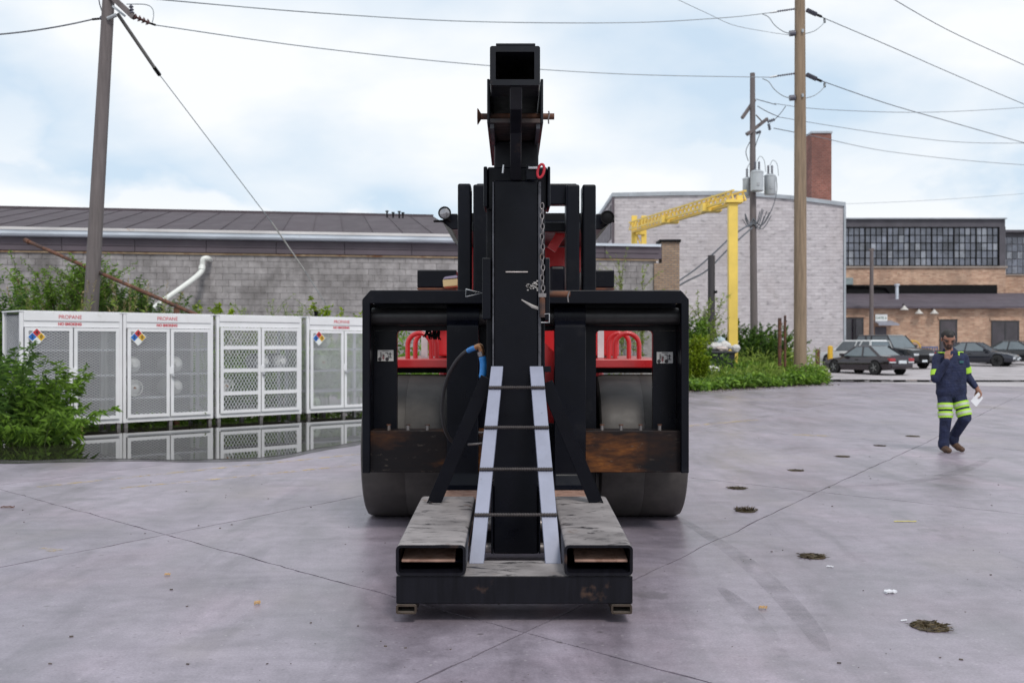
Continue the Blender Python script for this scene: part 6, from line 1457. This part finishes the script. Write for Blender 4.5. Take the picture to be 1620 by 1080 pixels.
# boots
cap(anL + Vector((0, .03, -.03)), anL + Vector((.0, -.10, -.055)), .055, .05, BT); cap(anL + Vector((0, -.10, -.055)), anL + Vector((.01, -.17, -.06)), .05, .042, BT)
cap(anR + Vector((.01, .03, -.04)), anR + Vector((.045, -.08, -.105)), .055, .05, BT); cap(anR + Vector((.045, -.08, -.105)), anR + Vector((.075, -.145, -.128)), .05, .04, BT)
# torso in a loose jacket
for i_ in range(13):
    t_ = i_ / 12; z_ = .90 + t_ * .47
    hx_ = .092 - .014 * math.sin(t_ * PI * .9) + .012 * t_; r_ = .128 + .003 * math.sin(t_ * 11) + .008 * math.sin(t_ * PI) - .022 * t_ * t_
    cap((-hx_ + .004 * math.sin(t_ * 17), .0, z_), (hx_, .0, z_ + .008), r_, r_, J)
cap((-.175, .0, 1.405), (.155, .0, 1.41), .070, .070, J); cap((-.10, .0, 1.43), (.085, .0, 1.435), .075, .075, J); cap((-.06, 0, 1.46), (.04, 0, 1.46), .08, .075, J)
# collar and neck
cap((-.06, .02, 1.50), (.02, .02, 1.50), .065, .065, J); cap((-.03, 0, 1.48), (-.055, -.03, 1.58), .056, .055, S_)
# right arm (picture left) raised to the phone
shL, elL, wrL = Vector((-.205, .0, 1.395)), Vector((-.270, -.09, 1.10)), Vector((-.150, -.200, 1.35))
cap(shL, elL, .077, .070, J); cap(elL, wrL, .070, .050, J)
# left arm (picture right) hanging with the paper
shR, elR, wrR = Vector((.182, .0, 1.40)), Vector((.248, .03, 1.13)), Vector((.330, -.05, .985))
cap(shR, elR, .076, .066, J); cap(elR, wrR, .066, .047, J)
# head bowed towards the phone
hc = Vector((-.068, -.055, 1.675))
fwd = Vector((-.12, -.93, -.36)).normalized(); upv = Vector((-.02, -.36, .93)); rgt = fwd.cross(upv).normalized(); upv = rgt.cross(fwd).normalized()
def hp3(r_, u, f_): return hc + rgt * r_ + upv * u + fwd * f_
cap(hp3(0, .03, -.02), hp3(0, .03, .02), .088, .086, S_); cap(hp3(0, -.03, .02), hp3(0, -.08, .045), .072, .052, S_); cap(hp3(0, .05, .055), hp3(0, .02, .06), .05, .05, S_)
cap(hp3(0, .012, .092), hp3(0, -.028, .108), .011, .017, S_); cap(hp3(-.03, .03, .078), hp3(.03, .03, .078), .014, .014, S_)
cap(hp3(-.022, -.062, .08), hp3(.022, -.062, .08), .013, .013, BD); cap(hp3(-.02, -.09, .065), hp3(.02, -.09, .065), .03, .03, BD); cap(hp3(-.055, -.04, .03), hp3(-.035, -.085, .05), .026, .026, BD); cap(hp3(.055, -.04, .03), hp3(.035, -.085, .05), .026, .026, BD)
for s_ in (-1, 1): cap(hp3(s_ * .09, .015, -.005), hp3(s_ * .092, -.025, -.0), .017, .012, S_)
# hair cap
cap(hp3(0, .07, -.03), hp3(0, .075, .035), .074, .062, H_); cap(hp3(-.03, .065, -.03), hp3(.03, .065, -.03), .075, .075, H_); cap(hp3(0, .03, -.055), hp3(0, -.02, -.06), .076, .06, H_)
for s_ in (-1, 1): cap(hp3(s_ * .062, .055, .01), hp3(s_ * .07, .02, .005), .03, .022, H_)
def hand(w, d, nrm, k=S_, curl=.6, spread=.5, thumb_side=1, size=1.0):
    # palm plus four fingers of unequal length and a thumb from the palm's side
    d = d.normalized(); nrm = (nrm - d * nrm.dot(d)).normalized(); sdv = d.cross(nrm)
    cap(w - d * .04, w + d * .02, .034, .034, k)
    cap(w + d * .02 - sdv * .022, w + d * .075 - sdv * .026, .021, .019, k); cap(w + d * .02 + sdv * .022, w + d * .075 + sdv * .026, .021, .018, k); cap(w + d * .02, w + d * .075, .021, .019, k)
    tips = []
    for i, (o_, ln) in enumerate(((-.033, .072), (-.011, .082), (.011, .078), (.033, .06))):
        b0 = w + d * .082 + sdv * o_ * thumb_side; a1 = (d * math.cos(curl * .6) + nrm * math.sin(curl * .6)).normalized(); a2 = (d * math.cos(curl * 1.6) + nrm * math.sin(curl * 1.6)).normalized(); a3 = (d * math.cos(curl * 2.4) + nrm * math.sin(curl * 2.4)).normalized()
        p1 = b0 + a1 * ln * .45; p2 = p1 + a2 * ln * .32; p3 = p2 + a3 * ln * .24
        cap(b0, p1, .0098, .0092, k); cap(p1, p2, .0092, .0086, k); cap(p2, p3, .0086, .0075, k); tips.append(p3)
    b0 = w + d * .02 - sdv * .034 * thumb_side; t1 = b0 + (d * .7 - sdv * .6 * thumb_side + nrm * .35).normalized() * .042; t2 = t1 + (d * .8 - sdv * .05 * thumb_side + nrm * .6).normalized() * .034
    cap(b0, t1, .014, .0115, k); cap(t1, t2, .0112, .009, k)
    return w + d * .085 + nrm * .03, sdv
ear = hp3(-.10, -.005, .02)
gL, sL = hand(wrL + (Vector((.035, .02, .09)) * .35), Vector((.02, .02, 1.0)), Vector((.55, .75, .05)), curl=.62, thumb_side=1)
gR, sR = hand(wrR + Vector((.03, -.02, -.05)), Vector((.28, -.28, -.92)), Vector((-.75, -.45, -.2)), curl=.75, thumb_side=-1)
def rcone(mb, a, b_, r0, r1, n=14):
    d = b_ - a; L_ = d.length; d = d.normalized() if L_ > 1e-6 else Vector((0, 0, 1)); pr_ = []
    for k in range(6): t = -PI / 2 + PI / 2 * k / 5; pr_.append((max(r0 * math.cos(t), 1e-4), r0 * math.sin(t)))
    for k in range(6): t = PI / 2 * k / 5; pr_.append((max(r1 * math.cos(t), 1e-4), L_ + r1 * math.sin(t)))
    mb.lathe(pr_, a, d, n)
mbm = MB()
for (a, b_, r0, r1, k) in caps: rcone(mbm, a, b_, r0, r1)
tmp = bpy.data.objects.new('tmp', mbm.mesh('tmp')); C.objects.link(tmp)
rmod = tmp.modifiers.new('r', 'REMESH'); rmod.mode = 'VOXEL'; rmod.voxel_size = .0068; rmod.use_smooth_shade = True
smod = tmp.modifiers.new('s', 'SMOOTH'); smod.factor = .5; smod.iterations = 5
me = bpy.data.meshes.new_from_object(tmp.evaluated_get(bpy.context.evaluated_depsgraph_get())); bpy.data.objects.remove(tmp)
me.materials.clear()
for m_ in (JK, SKIN, HAIR, BEARD, BOOT): me.materials.append(m_)
nv = len(me.polygons); cen = np.zeros(nv * 3); me.polygons.foreach_get('center', cen); cen = cen.reshape(-1, 3)
best = np.full(nv, 1e9); mid_ = np.zeros(nv, np.int32)
for (a, b_, r0, r1, k) in caps:
    a_, d_ = np.array(a), np.array(b_ - a); dd = max(d_ @ d_, 1e-9); t = np.clip(((cen - a_) @ d_) / dd, 0, 1)
    dist = np.linalg.norm(cen - a_ - t[:, None] * d_, axis=1) - (r0 + (r1 - r0) * t)
    if k in (H_, BD): dist -= .004
    u_ = dist < best; best[u_] = dist[u_]; mid_[u_] = k
me.polygons.foreach_set('material_index', mid_); me.polygons.foreach_set('use_smooth', np.ones(nv, bool)); me.update()
bodyo = bpy.data.objects.new('body', me); C.objects.link(bodyo); bodyo.parent = man
def loc(v): return Vector(v) + PL
def band(a, b_, t0, t1, r0, r1, mat, nm='reflective_band', n=22, squash=1.0):
    a, b_ = Vector(a), Vector(b_); p, q = a.lerp(b_, t0), a.lerp(b_, t1)
    MB().lathe([(r0 * .9, -.002), (r0, 0), (r1, (q - p).length), (r1 * .9, (q - p).length + .002)], loc(p), (q - p), n).build(nm, mat, man, smooth=60)
for (a, b_, r_) in ((hipL, knL, .098), (hipR, knR, .1)):
    for (t0, t1) in ((.42, .64), (.72, .94)):
        band(a, b_, t0, t1, r_ + .008 + (1 - t0) * .012, r_ + .004 + (1 - t1) * .012, HIVIZ)
        m_ = (t0 + t1) / 2; band(a, b_, m_ - .045, m_ + .045, r_ + .0125 + (1 - m_) * .012, r_ + .0115 + (1 - m_) * .012, SILV, 'reflective_stripe')
band(shR, elR, .52, .82, .080, .076, HIVIZ); band(shL, elL, .62, .88, .081, .079, HIVIZ)
for (x, z, s_) in ((-.150, 1.468, 1), (.115, 1.476, -1)):
    q = MB().box(x - .045, x + .045, -.062, .03, z + .006, z + .022).box(x - .045 if s_ < 0 else x + .02, x - .02 if s_ < 0 else x + .045, -.080, -.05, z - .045, z + .018)
    q.v = [tuple(Vector(v) + PL) for v in q.v]; q.build('shoulder_patch', HIVIZ, man, bevel=.008)
q = MB().box(.070, .130, -.128, -.118, 1.325, 1.362); q.v = [tuple(Vector(v) + PL) for v in q.v]; q.build('chest_badge', M('teal_badge', (.03, .12, .14), .6), man, bevel=.004)
gl = MB()
for s_ in (-1, 1): gl.sphere(loc(hp3(s_ * .036, .012, .084)), .031, 14, (1.05, .5, .72))
gl.tube([loc(hp3(-.09, .02, .01)), loc(hp3(-.075, .018, .07)), loc(hp3(-.03, .02, .10)), loc(hp3(.03, .02, .10)), loc(hp3(.075, .018, .07)), loc(hp3(.09, .02, .01))], .006, 6)
gl.build('sunglasses', SHADE, man, smooth=60)
pc = loc(gL + Vector((.028, .03, .01)))
ph_ = MB().bar(pc + Vector((.015, .02, -.075)), pc + Vector((-.01, .02, .075)), .012, .07, (0.5, 1, 0)).build('phone', PHONE, bevel=.004); tag(ph_, 'black phone held to the walking man\'s ear', 'phone')
pp = loc(gR + Vector((-.03, -.02, -.06)))
pa2 = MB(); u_ = Vector((.60, .1, .62)).normalized(); w_ = Vector((.62, .25, -.60)).normalized(); nn_ = u_.cross(w_).normalized() * .003
for (o_, k_) in ((Vector((0, 0, 0)), 1.0), (nn_ * 3 + w_ * .012, .93)):
    a = [pp + o_ - u_ * .09 * k_ - w_ * .065, pp + o_ + u_ * .09 * k_ - w_ * .065, pp + o_ + u_ * .09 * k_ + w_ * .065 + nn_ * 2, pp + o_ - u_ * .09 * k_ + w_ * .065 - nn_ * 2]
    pa2.hexa([x_ - nn_ * .3 for x_ in a] + [x_ + nn_ * .3 for x_ in a])
tag(pa2.build('paper_sheet', PAPERM), 'folded white paper in the walking man\'s lowered hand', 'paper')

# ================================================================== LITTER ON THE YARD
rngd = random.Random(21)
DEB = M('leaf_litter', (.055, .038, .022), .95, 0, .5, 30, col2=(.10, .085, .03), lo=.5, hi=.6, s2=30, bmp=.6, bs=60)
RINGM = M('dark_hole_rim', (.14, .13, .13), .9, 0, .2, 12)
labs = ['debris-filled round hole nearest the camera at right', 'debris-filled round hole in front of the right tyre line', 'tufted debris-filled hole beside the right tyre', 'shallow round hole with debris behind the tufted one', 'small round debris spot between the tyre and the man', 'round debris spot left of the walking man', 'farthest round debris spot near the walking man', 'flat dark debris spot right behind the yard joint']
for i, (px_, py_, wpx) in enumerate(((1471, 991, 58), (1286, 880, 40), (1180, 808, 32), (1166, 772, 28), (1259, 744, 24), (1333, 722, 22), (1444, 690, 22), (1392, 705, 18))):
    c = G(px_, py_); r = wpx / 2 * c.y / F
    h = thing('debris_hole', labs[i], 'debris hole', c, group='round holes filled with debris')
    pl_ = []; 
    for k in range(28):
        t = 2 * PI * k / 28; rr = r * (1 + .10 * mnoise.noise(Vector((math.cos(t) * 1.5, math.sin(t) * 1.5, i)))); pl_.append((c.x + math.cos(t) * rr, c.y + math.sin(t) * rr * 1.15))
    MB().prism(pl_, 'z', .0012, .006).build('fill', DEB, h)
    P_ = []; D_ = []
    for k in range(110 if i < 4 else 50):
        a = rngd.uniform(0, 2 * PI); rr = r * math.sqrt(rngd.random()) * 1.02; P_.append((math.cos(a) * rr, math.sin(a) * rr, .006)); b2 = rngd.uniform(0, 2 * PI); e_ = rngd.uniform(0, .10) if i != 2 else rngd.uniform(.1, 1.0); D_.append((math.cos(b2) * math.cos(e_), math.sin(b2) * math.cos(e_), math.sin(e_)))
    rg = np.random.default_rng(i); v, f = leaf_arrays(np.array(P_), np.array(D_), np.full(len(P_), .05 if i < 3 else .04), np.full(len(P_), .012), rg, .02)
    lo_ = bpy.data.objects.new('dead_leaves', leaf_mesh('dead_leaves', v, f, leafmat('dead_leaf', (.02, .014, .010), (.085, .058, .026), .1) if i == 0 else bpy.data.materials['dead_leaf'])); C.objects.link(lo_); lo_.parent = h
STRIP = M('yellow_strip', (.66, .58, .18), .6); SCRAP = M('white_scrap', (.75, .76, .8), .6); BUTT = M('tan_butt', (.52, .33, .16), .7)
def flat(name, label, cat, px_, py_, l, w, ang, h, mat, bend=.0):
    c = G(px_, py_); d = Vector((math.cos(ang), math.sin(ang), 0)); s_ = Vector((-d.y, d.x, 0)); n = 6; v = []; f = []
    for z in (0.002, h):
        for k in range(n + 1):
            q = c + d * l * (k / n - .5) + s_ * bend * math.sin(k / n * PI * 1.3)
            zz = z + abs(math.sin(k * 1.9)) * h * .6
            v += [tuple(q - s_ * w / 2 * (1 - .2 * (k % 2))) [:2] + (zz,), tuple(q + s_ * w / 2)[:2] + (zz,)]
    m_ = 2 * (n + 1)
    for k in range(n):
        a = 2 * k; f += [(a, a + 1, a + 3, a + 2), (m_ + a, m_ + a + 2, m_ + a + 3, m_ + a + 1), (a, a + 2, m_ + a + 2, m_ + a), (a + 1, m_ + a + 1, m_ + a + 3, a + 3)]
    f += [(0, m_, m_ + 1, 1), (2 * n, 2 * n + 1, m_ + 2 * n + 1, m_ + 2 * n)]
    tag(MB().add(v, f).build(name, mat), label, cat)
flat('yellow_strip', 'thin yellow plastic strip lying on the concrete at right', 'strip', 1432, 825, .20, .022, .0, .006, STRIP)
flat('paper_scrap', 'crumpled white paper scrap right of the skid mark', 'litter', 1408, 938, .07, .035, .3, .014, SCRAP, .01)
flat('paper_scrap', 'small pale scrap below the round debris hole', 'litter', 1313, 897, .05, .02, -.3, .008, SCRAP, .005)
flat('paper_scrap', 'tiny white scrap near the largest debris hole', 'litter', 1430, 982, .04, .012, .4, .006, SCRAP)
flat('cigarette_butt', 'tan cigarette butt between the skid marks', 'cigarette butt', 1207, 963, .05, .016, .0, .014, BUTT)
flat('cigarette_butt', 'tan butt by the joint on the left concrete', 'cigarette butt', 407, 956, .035, .02, .6, .016, BUTT)
flat('cigarette_butt', 'orange butt on the left slab', 'cigarette butt', 265, 910, .04, .016, .3, .012, BUTT)
flat('wood_splinter', 'dark wood splinter at the far left of the yard', 'splinter', 12, 803, .13, .02, .05, .012, RUST)
# gravel along the edge of the waste patch
STN = M('edge_gravel', (.20, .175, .165), .9, 0, .4, 9)
gm = MB()
for i in range(160):
    a, b_ = front[1 + i % 4], front[2 + i % 4]; t = rngd.random(); x = a[0] + (b_[0] - a[0]) * t + rngd.uniform(-.1, .5); y = a[1] + (b_[1] - a[1]) * t - rngd.uniform(-.2, .3); r = rngd.uniform(.015, .06)
    gm.sphere((x, y, r * .25), r, 6, (rngd.uniform(.7, 1.3), rngd.uniform(.7, 1.3), .6))
o = gm.build('gravel', STN); tag(o, 'loose gravel along the concrete edge of the weedy patch', 'gravel', kind='stuff')
# grit, crumbs of leaf and gravel lying about the yard
rgt_ = np.random.default_rng(5); gm = MB()
for i in range(240):
    y = 4.6 + 16 * rgt_.random() ** 1.6; x = rgt_.uniform(-.52, .52) * y
    r = .002 + .005 * rgt_.random() ** 2.5; gm.bar((x - r, y, r * .4 + .001), (x + r * rgt_.uniform(.8, 2.2), y + rgt_.normal(0, r), r * .4 + .001), r * rgt_.uniform(.8, 1.6), r * .8)
tag(gm.build('grit', M('dark_grit', (.10, .08, .065), .9, 0, .6, 3)), 'scattered dark grit and leaf crumbs on the concrete', 'grit', kind='stuff')
